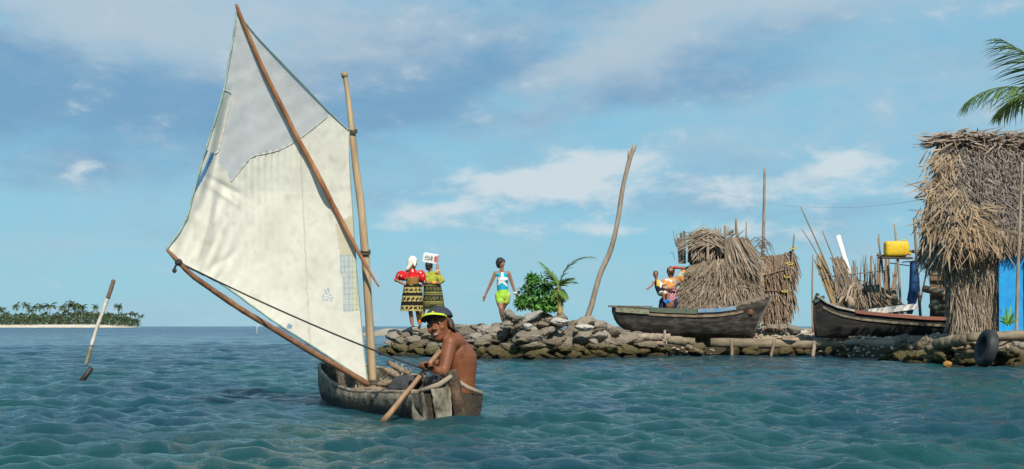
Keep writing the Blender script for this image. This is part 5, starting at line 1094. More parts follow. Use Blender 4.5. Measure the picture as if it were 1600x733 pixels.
# ------------------------------------------------------------------ the thatched hut
def build_hut():
    YF, YR, YB, XL, XR = 22.4, 24.1, 25.9, 7.36, 12.6; ZE, ZR = 1.95, 4.22; Z0 = .46
    t = thing('thatched_hut', 'palm thatched hut with shaggy grey roof at the right edge of the shore', 'hut', V(10, 24, Z0))
    sl = V(0, YF - .35 - YR, ZE - ZR).normalized(); nr = V(0, sl.z, -sl.y); nr = nr if nr.y < 0 else -nr
    roofp = lambda x, s: V(x, YR, ZR).lerp(V(x, YF - .35, ZE), s)
    # solid thatch layer under the loose leaves: front slope, back slope and hipped left end
    mb = MB(); th = .14
    a0, a1 = V(XL + .68, YR, ZR - .06), V(XR, YR, ZR - .06); f0, f1 = V(XL + .05, YF - .3, ZE + .05), V(XR, YF - .3, ZE + .05); b0, b1 = V(XL + 1.35, YB + .3, ZE + .05), V(XR, YB + .3, ZE + .05)
    for q in ((f0, f1, a1, a0), (b1, b0, a0, a1), (b0, f0, a0)):
        b = mb.add(list(q) + [p + V(0, 0, -th) for p in q]); n = len(q); mb.face(range(b, b + n)); mb.face(list(range(b + n, b + 2 * n))[::-1])
        for i in range(n): k = (i + 1) % n; mb.face((b + i, b + n + i, b + n + k, b + k))
    roof = part('roof', mb, C('shaded_roof_core', (.075, .06, .048), (.04, .033, .027), scale=6, rough=.95, bump=.5), t)  # core coloured near-black so gaps in the thatch look deep in shadow
    mb = MB()
    for _ in range(12500):
        s_ = rnd(0.0, 1) ; x = rnd(XL + .68 - .6 * s_, XR); dd = sl + V(rnd(-.75, .55), 0, 0) + nr * rnd(-.05, .12); mb.strip(roofp(x, s_) + nr * rnd(-.01, .06), dd, nr, rnd(.09, .24), rnd(.010, .026), bend=rnd(-.1, .3), tw=rnd(-.9, .9), tip=rnd(.1, .5))
    part('front_thatch', mb, MT['roof'], roof)
    mb = MB()                                # ridge bundles
    for _ in range(900): x = rnd(XL + .55, XR); mb.strip(V(x, YR - rnd(-.05, .25), ZR + rnd(-.16, .07)), V(rnd(-1, 1), -.3, rnd(-.35, .12)), V(0, -.7, .7), rnd(.25, .6), rnd(.025, .05), bend=rnd(-.2, .1), tw=rnd(-.7, .7))
    for _ in range(40): mb.strip(V(XL + .62 + rnd(-.1, .3), YR + rnd(-.3, .2), ZR + rnd(-.15, .02)), V(-1, rnd(-.5, .3), rnd(-.35, .25)), V(0, -.7, .7), rnd(.2, .5), .035, bend=rnd(-.3, .1), tw=rnd(-.7, .7))
    part('ridge', mb, C('ridge_thatch', (.26, .195, .15), (.16, .12, .09), scale=4, island=[(.14, .10, .078), (.30, .23, .175), (.22, .165, .125), (.38, .31, .24)]), roof)
    mb = MB()                                # shaggy hip end hanging on the left
    for _ in range(2600):
        s_ = rnd(0, 1) ** .8; fy = rnd(0, 1); e = V(XL + .50 - .5 * s_, YR - .03, ZR - .1).lerp(V(XL + .05, YF - .4 + 1.4 * fy, ZE), s_); p = V(XL + .68 - .62 * s_ + rnd(-.04, .40) * (1 - .2 * fy) + .30 * fy * s_, 0, 0); p.y = YR - .1 + (YF - .42 + 2.2 * fy - YR + .1) * s_; p.z = ZR - .08 + (ZE - ZR + .1) * s_
        mb.strip(p, V(-.35 + rnd(-.45, .35), -.3 + rnd(-.35, .25), -1), V(-.4, -1, .3), rnd(.18, .55), rnd(.014, .04), bend=rnd(-.15, .3), tw=rnd(-.9, .9), tip=rnd(.1, .4))
    part('hip_thatch', mb, MT['thatch'], roof)
    mb = MB()                                # eaves fringe
    for _ in range(2200):
        x = rnd(XL + .05, XR); mb.strip(V(x, YF - .34 + rnd(-.06, .16), ZE + rnd(.06, .36)), V(rnd(-.5, .3), -.18, -1), V(0, -1, .2), rnd(.12, .32), rnd(.012, .034), bend=rnd(-.1, .25), tw=rnd(-.9, .9), tip=rnd(.1, .5))
    part('eaves_fringe', mb, MT['thatch'], roof)
    mb = MB()                                # big tan dead fronds draped on the left corner
    for (u, v, n, a0, a1, L, Yo) in ((1462, 292, 20, 3.3, 5.9, .42, YF + .2), (1458, 296, 26, 2.9, 4.5, .45, YF + .5), (1454, 336, 24, 3.3, 4.7, .42, YF + .3), (1462, 250, 18, 3.3, 4.6, .4, YF + 1.0), (1488, 312, 30, 3.9, 5.2, .42, YF - .1), (1504, 338, 44, 4.0, 5.6, .5, YF - .30), (1520, 334, 34, 5.0, 6.15, .5, YF - .15), (1500, 372, 44, 3.9, 5.3, .5, YF - .45), (1462, 350, 26, 4.1, 5.0, .55, YF + .1), (1532, 362, 40, 4.3, 5.7, .45, YF - .45), (1480, 255, 26, 3.6, 5.2, .5, YF + .9), (1550, 376, 24, 4.3, 5.3, .36, YF - .42)):
        for _ in range(int(n * 1.7)): a = rnd(a0, a1); mb.strip(at(u, v, Yo - .2) + V(rnd(-.22, .22), rnd(-.1, .1), rnd(-.2, .2)), V(math.cos(a), -.25, math.sin(a)), V(0, -1, .25), L * rnd(.4, 1.0), rnd(.012, .034), bend=rnd(-.1, .4), tw=rnd(-1, 1), segs=3)
    part('dead_fronds', mb, MT['tan'], roof)
    mb = MB(); thatch_poly(mb, [(1452, 352), (1500, 362), (1502, 500), (1490, 470), (1470, 410)], YF + .25, 620, (.25, .6), (.015, .042), V(.10, -.1, -1), .35, dy=.3); part('hanging_leaves', mb, MT['thatch'], roof)
    # thatched corner of the front wall
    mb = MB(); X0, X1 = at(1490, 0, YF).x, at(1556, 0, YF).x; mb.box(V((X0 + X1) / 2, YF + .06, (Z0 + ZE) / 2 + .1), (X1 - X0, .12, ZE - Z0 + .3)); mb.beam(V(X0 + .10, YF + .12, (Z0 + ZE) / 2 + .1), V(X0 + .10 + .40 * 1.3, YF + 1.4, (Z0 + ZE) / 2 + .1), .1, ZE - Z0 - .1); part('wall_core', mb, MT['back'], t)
    mb = MB()
    for _ in range(3400): x = rnd(X0 - .02, X1); z = rnd(Z0 + .1, ZE + .1); mb.strip(V(x, YF - rnd(.0, .14), z), V(rnd(-.28, .22), -.10, -1), V(0, -1, .1), rnd(.16, .46), rnd(.010, .030), bend=rnd(-.05, .2), tw=rnd(-.9, .9), tip=rnd(.1, .4))
    for _ in range(380): z = rnd(Z0 + .2, ZE + .3); q_ = rnd(0, .9); mb.strip(V(X0 - rnd(-.05, .06) + .38 * q_, YF + q_, z), V(-.12 + rnd(-.2, .1), rnd(-.2, .2), -1), V(-1, -.3, .1), rnd(.3, .55), rnd(.02, .045), tw=rnd(-.9, .9))
    part('wall_thatch', mb, MT['thatch'], t)
    # blue tarpaulin stretched over the doorway and the boards beside it
    X2 = at(1591, 0, YF).x; P = []
    for i in range(16):
        z = ZE + .2 - (ZE + .2 - (.55)) * i / 15; P.append([V(X1 - .03 + (X2 - X1 + .06) * j / 11, YF - .22 + .018 * noise.noise(V(j * .6, i * .5, 2)) + .012 * math.sin(j * 1.7 + i * .4), z) for j in range(12)])
    mb = MB(); mb.grid(P); mb.grid([[p + V(0, .012, 0) for p in r][::-1] for r in P]); part('blue_tarpaulin', mb, C('blue_tarp', (.014, .29, .62), (.012, .21, .52), scale=5, rough=.45, spec=.4), t, True)
    mb = MB(); mb.box(V((X2 + .03 + XR) / 2, YF - .16, (Z0 + ZE) / 2 + .1), (XR - X2 - .06, .05, ZE - Z0 + .25)); part('board_wall', mb, C('tan_boards', (.33, .26, .18), (.22, .17, .12), scale=4, rough=.85, stretch=(6, 1, .4), bump=.4), t)
    mb = MB(); mb.beam(V(X2 + .03, YF - .22, Z0), V(X2 + .03, YF - .22, ZE), .05, .05, (0, 1, 0)); mb.beam(V(X1 - .05, YF - .02, Z0), V(X1 - .05, YF - .02, ZE), .05, .05, (0, 1, 0)); part('door_post', mb, C('red_brown_post', (.28, .14, .08), (.18, .09, .05)), t)
    mb = MB(); mb.beam(V(X1 - .05, YF - .24, .545), V(XR, YF - .24, .545), .06, .04); part('sill', mb, C('pale_sill', (.50, .42, .30), (.36, .30, .2)), t)
    # cane side wall seen through the gap on the left, and its rails
    mb = MB()
    for k in range(15): q = at(1454 + 3 * k, 512, 29.4); mb.tube(wob(q, at(1454 + 3 * k + rnd(-1, 1), 392 + rnd(-9, 6), 29.4), 5, .01), .027, 6, .08)
    cw = thing('cane_screen', 'short screen of tan canes and rails between the pole rack and the hut', 'fence', at(1476, 500, 29.4)); part('canes', mb, C('cane_wall', (.25, .18, .12), (.14, .10, .07), scale=9, rough=.85, stretch=(1, 1, .3)), cw, True)
    for u0, v0, u1, v1, r_ in ((1446, 392, 1500, 394, .02), (1452, 428, 1500, 431, .035), (1442, 451, 1500, 463, .085), (1452, 478, 1500, 480, .05), (1462, 488, 1500, 490, .05), (1456, 408, 1500, 410, .02)):
        mb = MB(); mb.tube(wob(at(u0, v0, 29.2), at(u1, v1, 29.2), 6, .008), r_, 8, .1); part('rail', mb, C('rail_log', (.36, .28, .19), (.20, .15, .10), scale=8, rough=.85), cw, True)
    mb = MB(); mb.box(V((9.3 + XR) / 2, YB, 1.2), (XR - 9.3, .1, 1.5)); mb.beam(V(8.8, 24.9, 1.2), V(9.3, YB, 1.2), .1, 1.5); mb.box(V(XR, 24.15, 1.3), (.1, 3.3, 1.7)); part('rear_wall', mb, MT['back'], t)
    for u0, v0, u1, v1, Yp in ((1446, 305, 1475, 307, YR - .4), (1446, 361, 1490, 366, YF + .3), (1444, 228, 1470, 226, YR), (1456, 222, 1480, 224, YR)):
        mb = MB(); stick(mb, u0, v0, u1, v1, Yp, .016); part('roof_pole', mb, MT['stake'], t, True)
    pole('pole', [at(1588, 523, 21.6), at(1590, 440, 21.6), at(1593, 350, 21.6), at(1597, 254, 21.6)], [.030, .028, .024, .018], 'slender pale pole standing before the blue tarpaulin against the eaves', MT['driftwood'])
    b = thing('bird', 'small black bird perched on the ridge of the thatched hut', 'bird', at(1503, 212, YR)); mb = MB(); c_ = at(1502, 208, YR); mb.ell(c_, (.075, .04, .04), Matrix.Rotation(.35, 3, 'Y'), 12, 8); mb.ell(c_ + V(.065, 0, .035), (.03, .028, .03), None, 10, 8); mb.cap(c_ + V(.09, 0, .035), .009, c_ + V(.118, 0, .03), .003, 6); mb.cap(c_ + V(-.06, 0, -.02), .02, c_ + V(-.15, 0, -.05), .012, 6); mb.cap(c_ + V(.01, .012, -.02), .008, c_ + V(.0, .012, -.075), .006, 6); mb.cap(c_ + V(.01, -.012, -.02), .008, c_ + V(.0, -.012, -.075), .006, 6)
    part('body', remesh(mb, .006, 2), C('black_feathers', (.015, .014, .016), (.03, .028, .03), scale=30), b, True)
build_hut()

# ------------------------------------------------------------------ tyre and litter
def build_tyre():
    c_ = at(1543, 544, 20.0) + V(0, .05, 0); ax = V(-.97, -.03, .22).normalized(); x, y, _ = basis(ax); mb = MB(); prof = []
    for k in range(20):
        a = 2 * math.pi * k / 20; prof.append((.225 + .07 * math.copysign(abs(math.cos(a)) ** .7, math.cos(a)), .085 * math.copysign(abs(math.sin(a)) ** .6, math.sin(a))))
    n = 48; P = []
    for i in range(n):
        a = 2 * math.pi * i / n; rd = x * math.cos(a) + y * math.sin(a); P.append([c_ + rd * (r_ + (.006 if (i % 2 and r_ > .28) else 0)) + ax * h_ for r_, h_ in prof])
    P.append(P[0]); mb.grid(P, True); t = thing('tyre', 'old black car tyre leaning on the stones below the blue tarpaulin', 'tyre', c_ + V(0, 0, -.29)); part('casing', mb, C('worn_rubber', (.016, .018, .021), (.034, .036, .038), scale=10, rough=.6, bump=.3, spec=.35), t, True)
    mb = MB(); q = c_ - ax * .05; mb.tube(wob(q + V(.05, -.12, .0), q + V(.26, -.02, .04), 4, .01), .008, 5); mb.ell(q + V(.27, -.03, .03), (.035, .03, .04), None, 8, 6); part('tie_rope', mb, C('buff_cord', (.42, .30, .20), (.30, .2, .13)), t, True)
    mb = MB(); p = at(1395, 544, 24.6); mb.box(p, (.07, .05, .04), Matrix.Rotation(.4, 3, 'Y') @ Matrix.Rotation(.5, 3, 'Z')); b_ = MB(); b_.box(p + V(.01, -.012, -.035), (.065, .045, .03), Matrix.Rotation(.4, 3, 'Y') @ Matrix.Rotation(.5, 3, 'Z')); l_ = thing('litter_carton', 'crushed white and pink carton lying at the waterline left of the rubble bank', 'litter', p + V(0, 0, -.05)); part('lid', mb, MT['white'], l_); part('base', b_, C('pink_card', (.62, .22, .18), (.55, .2, .16)), l_)
build_tyre()
# ------------------------------------------------------------------ the people on the shore
def chain(mb, pts, rs, n=10):
    for a, b, p, q in zip(pts, pts[1:], rs, rs[1:]): mb.cap(a, p, b, q, n)
def skirt(rows, Y, colf, n=72, m_=34, flat=.72, ripple=.02):
    mb = MB(); P = []; vs = []
    for i in range(m_ + 1):
        v = rows[0][0] + (rows[-1][0] - rows[0][0]) * i / m_; ul = plin([(r[0], r[1]) for r in rows], v); ur = plin([(r[0], r[2]) for r in rows], v); c = at((ul + ur) / 2, v, Y); rx = (ur - ul) / 2 * Y / F; vs.append((v, rx)); f = i / m_
        P.append([c + V(rx * math.cos(a) * (1 + ripple * f * math.sin(5 * a + 1)), rx * flat * math.sin(a) * (1 + ripple * 2 * f * math.sin(7 * a)), 0) for a in [2 * math.pi * k / n for k in range(n)]])
    mb.grid(P, True, lambda i, j: colf(2 * math.pi * (j + .5) / n * vs[i][1] * F / Y, (vs[i][0] + vs[i + 1][0]) / 2))
    b = len(mb.v); Q = [[p + V(0, 0, .004) for p in P[0]], P[0]]; mb.face(list(range(n))[::-1], (.02, .02, .02)); return mb
def foot(mb, ank, d, r=.030, L=.13): mb.cap(ank + V(0, 0, -.01), r, ank + V(0, 0, -.035) + d * L, r * .75)
BLK, YEL = (.014, .013, .012), (.44, .35, .125)

def red_woman():
    Y = 27.6; J = lambda u, v, dy=0.: at(u, v, Y + dy); t = thing('person', 'woman in a red blouse and white headscarf with hands on hips on the stone wall', 'person', J(645, 512))
    mb = MB(); hc = J(646, 410); M = face_frame(V(.80, .5, -.05)); head(mb, hc, M, .92); chain(mb, [J(645.5, 424), J(646, 414)], [.052, .046])
    chain(mb, [J(644, 446), J(645, 434), J(645, 426)], [.125, .125, .09], 16); chain(mb, [J(635, 426), J(655, 426)], [.052, .052])
    wl, wr = J(633, 445, -.06), J(660, 446, .02)
    chain(mb, [J(634, 426), J(618, 437, -.02), wl], [.046, .036, .026]); hand(mb, wl, V(.6, -.2, -.5), V(.3, 1, 0), .8, .3, -1, .0098)
    chain(mb, [J(656, 426), J(664, 440, .02), wr], [.046, .036, .026]); hand(mb, wr, V(-.7, -.2, -.4), V(-.3, 1, 0), .8, .3, 1, .0098)
    for hp, kn, an in ((J(640, 455), J(641, 484), J(644, 506, -.02)), (J(649, 455), J(652, 484, .12), J(655, 504, .15))): chain(mb, [hp, kn, kn.lerp(an, .3), an], [.075, .047, .048, .032]); foot(mb, an, V(.25, -.85, -.1))
    body = part('body', remesh(mb, .0085, 3), MT['skinw'], t, True)
    hb = MB(); hb.ell(hc + M @ V(0, -.015, .03), (.075, .09, .084), M); part('hair', remesh(hb, .009, 2), MT['hair'], t, True)
    s = MB(); s.ell(hc + M @ V(0, -.022, .045), (.092, .098, .094), M); s.cap(hc + M @ V(0, -.06, .02), .075, J(639, 419, -.02), .05); s.cap(hc + M @ V(.05, -.04, .02), .06, J(637, 420, -.08), .035); s.cap(hc + M @ V(.06, .0, .05), .045, J(648, 415, -.11), .022); s.cap(hc + M @ V(-.06, -.02, .03), .05, J(640, 418, .08), .03)
    part('headscarf', remesh(s, .009, 3), C('cream_scarf', (.74, .70, .60), (.62, .58, .49), scale=16, rough=.9, bump=.4), t, True)
    b = MB(); chain(b, [J(644, 447), J(645, 436), J(645, 427)], [.138, .14, .105], 16); b.ell(J(629, 431), (.135, .13, .105), Matrix.Rotation(.5, 3, 'Y')); b.ell(J(659, 433), (.085, .12, .125)); b.cap(J(625, 430), .085, J(620, 437), .055); b.cap(J(658, 428), .085, J(662, 439), .06)
    me = remesh(b, .010, 3)
    def pc(p):
        u, v = uvp(p)
        if 634 < u < 655 and v > 433: return (.25, .13, .04) if (int(v * .5) % 2) else (.32, .17, .05)
        return (.72, .60, .50) if noise.noise(V(p.x * 21, p.z * 21, p.y * 9)) > .44 else (.62, .016, .022)
    paint_mesh(me, pc); part('blouse', me, MT['painted'], t, True)
    def pat(x, v):
        for a, c in ((448.5, 458), (463, 471.5), (477, 486)):
            if a < v < c:
                m_ = (a + c) / 2
                if abs(v - m_) > (c - a) * .43: return YEL
                return BLK if (((x + (3.6 if a == 463 else 0)) % 7.2 - 3.6) / 2.5) ** 2 + ((v - m_) / 2.4) ** 2 < 1 or (x % 7.2 < 1 and abs(v - m_) > 2.4) else YEL
        return BLK
    part('skirt', skirt([(444, 631.5, 658), (455, 629.5, 660), (470, 627, 660.5), (486, 625, 661)], Y, pat), MT['painted'], t, True)
    for (a, c) in (((J(642.5, 494), J(643.7, 504))), ((J(653.5, 493, .135), J(654.7, 502, .15)))): w_ = MB(); w_.cap(a, .047, c, .041); part('leg_band', w_, C('orange_beads', (.62, .10, .02), (.70, .22, .03), scale=60, rough=.6), t, True)
red_woman()
def green_woman():
    Y = 27.85; J = lambda u, v, dy=0.: at(u, v, Y + dy); t = thing('person', 'woman in a yellow green blouse holding a white box over her head', 'person', J(668, 512))
    mb = MB(); hc = J(671, 416.5); M = face_frame(V(.45, .85, 0)); head(mb, hc, M, .92); chain(mb, [J(673, 429), J(672, 420)], [.05, .046])
    chain(mb, [J(675, 446), J(675, 436), J(675, 430)], [.115, .115, .085], 16); chain(mb, [J(667, 430), J(685, 430)], [.05, .05])
    wr = J(684.5, 422, -.05); chain(mb, [J(684, 430), J(689, 438, -.10), wr], [.046, .036, .026]); hand(mb, wr, V(-.1, .1, .95), V(-.3, .8, 0), .82, .25, 1, .0098)
    wl = J(680, 442, -.14); chain(mb, [J(667, 431), J(668, 442, -.10), wl], [.044, .036, .027]); hand(mb, wl, V(.85, -.1, .0), V(0, 1, 0), .8, .3, 1, .0098)
    for hp, kn, an in ((J(668, 455), J(661.5, 484), J(657, 506, -.05)), (J(680, 455), J(679, 484, .1), J(678, 506, .14))): chain(mb, [hp, kn, kn.lerp(an, .3), an], [.075, .046, .047, .032]); foot(mb, an, V(-.1, -.8, -.1))
    part('body', remesh(mb, .0085, 3), MT['skinw'], t, True)
    h = MB(); h.ell(hc + M @ V(0, -.02, .03), (.083, .095, .09), M); h.ell(hc + M @ V(0, -.06, -.03), (.06, .05, .06), M); part('hair', remesh(h, .008, 2), MT['hair'], t, True)
    b = MB(); chain(b, [J(675, 446), J(675, 437), J(675, 430)], [.128, .13, .095], 16); b.ell(J(667, 431), (.07, .1, .075)); b.ell(J(687, 435, -.04), (.085, .10, .085)); b.cap(J(685, 431), .07, J(691, 438, -.09), .06); b.cap(J(667, 432), .065, J(668.5, 440, -.08), .055); b.cap(J(690, 438, -.09), .055, J(688, 441, -.10), .05)
    me = remesh(b, .010, 3); paint_mesh(me, lambda p: (.30, .26, .03) if noise.noise(V(p.x * 17, p.z * 17, p.y * 9)) > .3 else ((.52, .30, .05) if noise.noise(V(p.x * 13, p.z * 13, p.y * 9 + 5)) > .42 else (.36, .39, .06))); part('blouse', me, MT['painted'], t, True)
    def pat(x, v):
        for l in (446.5, 457.5, 460.5, 472, 474.5):
            if abs(v - l) < .7: return (.26, .23, .07)
        z = abs((x % 6) - 3)
        if 448 < v < 456 and abs((v - 449) - z * 1.6) < .9: return (.20, .18, .06)
        if 463 < v < 471 and abs((v - 464) - z * 1.6) < .9: return (.20, .18, .06)
        if v > 476 and (x % 3 < 1.2) and (v % 3 < 1.3): return (.30, .28, .09)
        return (.030, .040, .022)
    part('skirt', skirt([(443, 662, 688), (455, 661.5, 691), (468, 661, 693), (484, 660.5, 695)], Y, pat), MT['painted'], t, True)
    for a, c in ((J(683, 425.5, -.055), J(684.5, 423, -.05)), (J(677, 442, -.135), J(679.5, 442, -.14))): w_ = MB(); w_.cap(a, .036, c, .034); part('arm_band', w_, C('amber_beads', (.66, .26, .03), (.6, .4, .06), scale=60), t, True)
    w_ = MB(); w_.cap(J(660, 489), .052, J(658.4, 498, -.04), .042); part('leg_band', w_, C('yellow_beads', (.66, .32, .04), (.6, .45, .08), scale=60), t, True)
    # the white box
    c_ = at(673.5, 403.5, Y - .04); Mb = Matrix.Rotation(R(11), 3, 'Y') @ Matrix.Rotation(R(-12), 3, 'Z') @ Matrix.Rotation(R(10), 3, 'X'); o = thing('box', 'white printed cardboard box held on the head of the woman in green', 'box', c_ + V(0, 0, -.1))
    n, w, h_, d_ = 26, .315, .19, .16; x = MB(); P = []
    for i in range(15): P.append([c_ + Mb @ V(-w / 2 + w * j / n, -d_ / 2, h_ / 2 - h_ * i / 14) for j in range(n + 1)])
    def fc(i, j):
        a, b_ = (j + .5) / n, (i + .5) / 14
        if a > .80: return (.62, .10, .12) if .15 < b_ < .8 else (.70, .62, .62)
        if .10 < a < .74 and .22 < b_ < .82: g = noise.noise(V(a * 9, b_ * 6, 3)); return (.16, .19, .15) if g > .10 else ((.42, .46, .44) if g > -.15 else (.66, .68, .66))
        return (.80, .80, .78)
    x.grid(P, False, fc); part('front', x, MT['gloss'], o); y = MB(); y.box(c_ + Mb @ V(0, .003, 0), (w - .002, d_, h_ - .002), Mb); part('carton', y, C('white_card', (.80, .79, .77), (.74, .73, .71), rough=.6), o)
green_woman()
def girl():
    Y = 26.6; J = lambda u, v, dy=0.: at(u, v, Y + dy); t = thing('person', 'girl in a turquoise top and lime green shorts walking along the wall', 'person', J(786, 504))
    mb = MB(); hc = J(783, 411.5); M = face_frame(V(.72, -.68, -.02)); head(mb, hc, M, .90); chain(mb, [J(784, 424), J(783.5, 415)], [.045, .042])
    chain(mb, [J(785, 466), J(785.5, 455), J(785, 443), J(784, 431)], [.118, .095, .108, .088], 16); mb.ell(J(787, 438, -.06), (.09, .06, .05)); chain(mb, [J(775, 427), J(793.5, 427)], [.042, .042])
    for sh, el, wr, sd, hd in ((J(774, 427), J(765, 447, -.02), J(758, 462, -.04), 1, V(-.35, -.1, -.9)), (J(795, 427), J(801, 446), J(806.5, 461, -.03), -1, V(.35, -.1, -.9))): chain(mb, [sh, sh.lerp(el, .5), el, wr], [.042, .037, .031, .022]); hand(mb, wr, hd, V(-.3 * sd, -.3, 0) + V(0, .9, 0) * 0 + V(sd * .6, 0, 0), .85, .3, sd, .0095)
    for hp, kn, an in ((J(780, 466), J(783, 482, -.12), J(786, 501, -.06)), (J(790, 466), J(784.5, 484, .06), J(788, 502, .12))): chain(mb, [hp, hp.lerp(kn, .5), kn, kn.lerp(an, .3), an], [.085, .076, .052, .054, .035]); foot(mb, an, V(.5, -.8, -.1))
    b_ = part('body', remesh(mb, .008, 3), MT['skinw'], t, True); face_parts(hc, M, .90, b_)
    h = MB(); P = lambda x, y, z: hc + M @ V(x * .9, y * .9, z * .9); h.ell(P(0, -.03, .045), (.088, .092, .086), M); h.ell(P(0, -.07, -.02), (.07, .05, .085), M)
    for q in (-1, 1): h.ell(P(.07 * q, -.02, 0), (.024, .05, .07), M); h.cap(P(.03 * q, .06, .075), .022, P(.062 * q, .05, .03), .015)
    h.cap(P(0, -.10, .05), .035, P(-.02, -.17, .03), .02); h.cap(P(-.02, -.17, .03), .022, P(-.02, -.16, -.06), .010); part('hair', remesh(h, .008, 2), MT['hair'], t, True)
    s = MB(); chain(s, [J(785.5, 455), J(785, 443), J(784.5, 432)], [.112, .122, .10], 16); s.ell(J(787, 438, -.062), (.10, .068, .06)); chain(s, [J(777, 428.5), J(792, 428.5)], [.047, .047]); s.cap(J(785, 451), .115, J(785.5, 455), .112)
    me = remesh(s, .008, 3)
    def pc(p):
        u, v = uvp(p); du, dv = u - 784, v - 437; r = math.hypot(du, dv); a = math.atan2(dv, du)
        arms = (R(-160), R(-85), R(-15), R(48), R(130)); w = min(abs((a - k + math.pi) % (2 * math.pi) - math.pi) for k in arms)
        if r < 4.6 or (w * r < max(.9, 3.4 - r * .17) and r < 21): return (.74, .74, .72) if noise.noise(V(u * .6, v * .6, 0)) < .3 else (.55, .40, .36)
        return (.02, .40, .58)
    paint_mesh(me, pc); part('top', me, MT['painted'], t, True)
    s = MB(); chain(s, [J(785.5, 455), J(785.5, 463)], [.118, .132], 16); s.cap(J(780.5, 462), .098, J(782, 471, -.05), .092); s.cap(J(790.5, 462), .098, J(790, 470, .01), .094)
    me = remesh(s, .009, 3)
    def pc2(p): u, v = uvp(p); return (.62, .60, .16) if (v > 472.5 or abs(u - (797 - (v - 455) * .45)) < 1.0) else (.36, .62, .07)
    paint_mesh(me, pc2); part('shorts', me, MT['painted'], t, True)
    w = MB(); p = J(805.3, 458, -.03); w.cap(p + V(-.012, 0, .004), .026, p + V(.012, 0, -.004), .026, 10); part('bracelet', w, MT['white'], t, True)
    for q, x_ in ((-1, -.078), (1, .078)): e = MB(); e.ell(P(x_, -.005, -.035), (.010, .010, .012)); part('earring', e, MT['white'], t, True)
    for an in (J(786, 501, -.06), J(788, 502, .12)): f = MB(); f.cap(an + V(-.01, .03, -.055), .026, an + V(.06, -.11, -.066), .03); part('sandal', f, C('pale_sandal', (.62, .50, .40), (.5, .4, .32)), t, True)
girl()
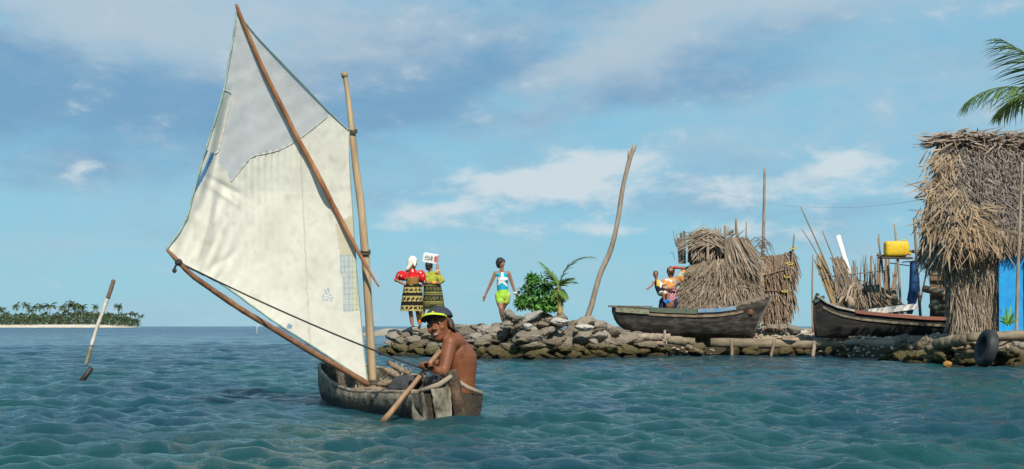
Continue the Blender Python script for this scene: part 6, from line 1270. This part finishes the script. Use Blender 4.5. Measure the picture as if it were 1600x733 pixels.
def mother_child():
    Y = 29.25; J = lambda u, v, dy=0.: at(u, v, Y + dy); t = thing('person', 'woman in an orange patterned blouse shading her eyes beside the thatched shelter', 'person', J(1044, 520))
    mb = MB(); hc = J(1048, 425.5); M = face_frame(V(-.15, -.95, 0)); head(mb, hc, M, 1.08); chain(mb, [J(1048, 438), J(1048, 430)], [.05, .046])
    chain(mb, [J(1045, 475), J(1046, 462), J(1047, 450), J(1047.5, 441)], [.155, .145, .15, .11], 16); chain(mb, [J(1038, 440), J(1058, 440)], [.05, .05])
    el, wr = J(1069, 419, -.12), J(1053, 418, -.22); chain(mb, [J(1058, 440), el, wr], [.048, .040, .029]); hand(mb, wr, V(-.95, -.05, -.05), V(.1, .3, -.95), .85, .15, -1, .0098)
    el2, wr2 = J(1037, 452, -.12), J(1050, 451, -.24); chain(mb, [J(1038, 440), el2, wr2], [.046, .036, .027]); hand(mb, wr2, V(.9, .1, .05), V(0, 1, 0), .82, .4, 1, .0098)
    for hp, kn, an in ((J(1038, 476), J(1033, 494, -.05), J(1033, 515)), (J(1052, 476), J(1051, 494), J(1051, 516))): chain(mb, [hp, kn, kn.lerp(an, .3), an], [.088, .058, .057, .036]); foot(mb, an, V(0, -.9, -.1))
    b_ = part('body', remesh(mb, .0085, 3), MT['skinw'], t, True); face_parts(hc, M, 1.08, b_)
    h = MB(); h.ell(hc + M @ V(0, -.03, .04), (.095, .100, .098), M); h.ell(hc + M @ V(0, -.05, -.04), (.075, .05, .08), M); part('hair', remesh(h, .009, 2), MT['hair'], t, True)
    s = MB(); chain(s, [J(1045.5, 466), J(1046, 456), J(1047.5, 442)], [.165, .168, .130], 16); s.cap(J(1056, 441),   .085, J(1067, 425, -.1), .066); s.cap(J(1064, 430, -.08), .066, J(1066, 437, -.08), .05); s.cap(J(1039, 441), .085, J(1037, 449, -.1), .062); me = remesh(s, .009, 3)
    def pc(p):
        u, v = uvp(p); g = noise.noise(V(p.x * 9, p.z * 9, 1))
        if v > 451 and u < 1060: k = math.hypot(u - 1042, (v - 456) * 1.2) % 3.6; return (.50, .05, .16) if k < 1.9 else (.66, .48, .48)
        return (.70, .66, .56) if g > .18 else ((.30, .44, .55) if g < -.38 else (.68, .29, .09))
    paint_mesh(me, pc); part('blouse', me, MT['painted'], t, True)
    s = MB(); chain(s, [J(1045, 464), J(1045, 474)], [.14, .155], 16); s.cap(J(1038, 472), .12, J(1034.5, 486, -.03), .095); s.cap(J(1052, 472), .12, J(1051.5, 486), .095); part('shorts', remesh(s, .010, 4), C('navy_cloth', (.022, .030, .075), (.015, .02, .05), scale=20, rough=.9), t, True)
    w = MB(); w.cap(J(1053, 418, -.22), .033, J(1057, 418.3, -.20), .036); part('wrist_band', w, C('red_beads', (.62, .025, .03), (.5, .02, .03), scale=60), t, True)
    # child carried on her hip
    c = thing('person', 'small child in a dark vest carried on the hip of the woman in orange', 'person', J(1031, 462, -.2)); Yc = -.16
    mb = MB(); hc = J(1024.5, 429, Yc); M = face_frame(V(-.1, -.97, -.05)); head(mb, hc, M, .72); chain(mb, [J(1026, 439, Yc), J(1025, 433, Yc)], [.034, .033])
    chain(mb, [J(1032, 456, Yc), J(1029, 448, Yc), J(1027, 441, Yc)], [.082, .078, .06], 14); wl = J(1015, 449, Yc - .08)
    chain(mb, [J(1021.5, 440.5, Yc), J(1019, 446, Yc - .05), wl], [.030, .025, .018]); hand(mb, wl, V(-.8, -.2, -.5), V(0, 1, -.3), .55, .2, 1, .013)
    wr = J(1035, 446, Yc - .10); chain(mb, [J(1032, 440.5, Yc), J(1035, 446, Yc - .02), wr + V(.02, -.02, 0)], [.030, .026, .019]); hand(mb, wr + V(.02, -.02, 0), V(.7, -.1, .2), V(0, 1, 0), .55, .3, -1, .013)
    for hp, kn, an in ((J(1032, 458, Yc), J(1036, 459, Yc - .22), J(1038, 470, Yc - .20)), (J(1036, 458, Yc + .02), J(1044, 460, Yc - .16), J(1043, 469, Yc - .18))): chain(mb, [hp, kn, an], [.055, .040, .026]); foot(mb, an, V(.5, -.6, -.3), .022, .07)
    b_ = part('body', remesh(mb, .0075, 3), MT['skinw'], c, True); face_parts(hc, M, .72, b_)
    h = MB(); h.ell(hc + M @ V(0, -.022, .033), (.060, .066, .058), M); part('hair', remesh(h, .007, 2), MT['hair'], c, True)
    s = MB(); chain(s, [J(1033, 457, Yc), J(1029, 448, Yc), J(1027, 441.5, Yc)], [.092, .09, .07], 14); s.cap(J(1030, 441, Yc), .045, J(1034, 445, Yc - .01), .038); me = remesh(s, .008, 3)
    def pc3(p): u, v = uvp(p); return (.70, .45, .08) if (1026 < u < 1031 and v < 447) else ((.68, .68, .64) if u >= 1031 and v < 449 else (.022, .028, .05))
    paint_mesh(me, pc3); part('vest', me, MT['painted'], c, True)
    s = MB(); s.cap(J(1032, 457.5, Yc), .068, J(1035, 459, Yc - .15), .05); s.cap(J(1036, 457.5, Yc + .02), .068, J(1041, 459, Yc - .1), .05); part('shorts', remesh(s, .008, 3), C('cream_shorts', (.62, .56, .46), (.5, .45, .37)), c, True)
    for an in (J(1038, 470, Yc - .20), J(1043, 469, Yc - .18)): f = MB(); f.cap(an + V(0, 0, .0), .036, an + V(.035, -.045, -.045), .032); part('shoe', f, C('blue_shoe', (.04, .16, .42), (.03, .12, .34)), c, True)
mother_child()
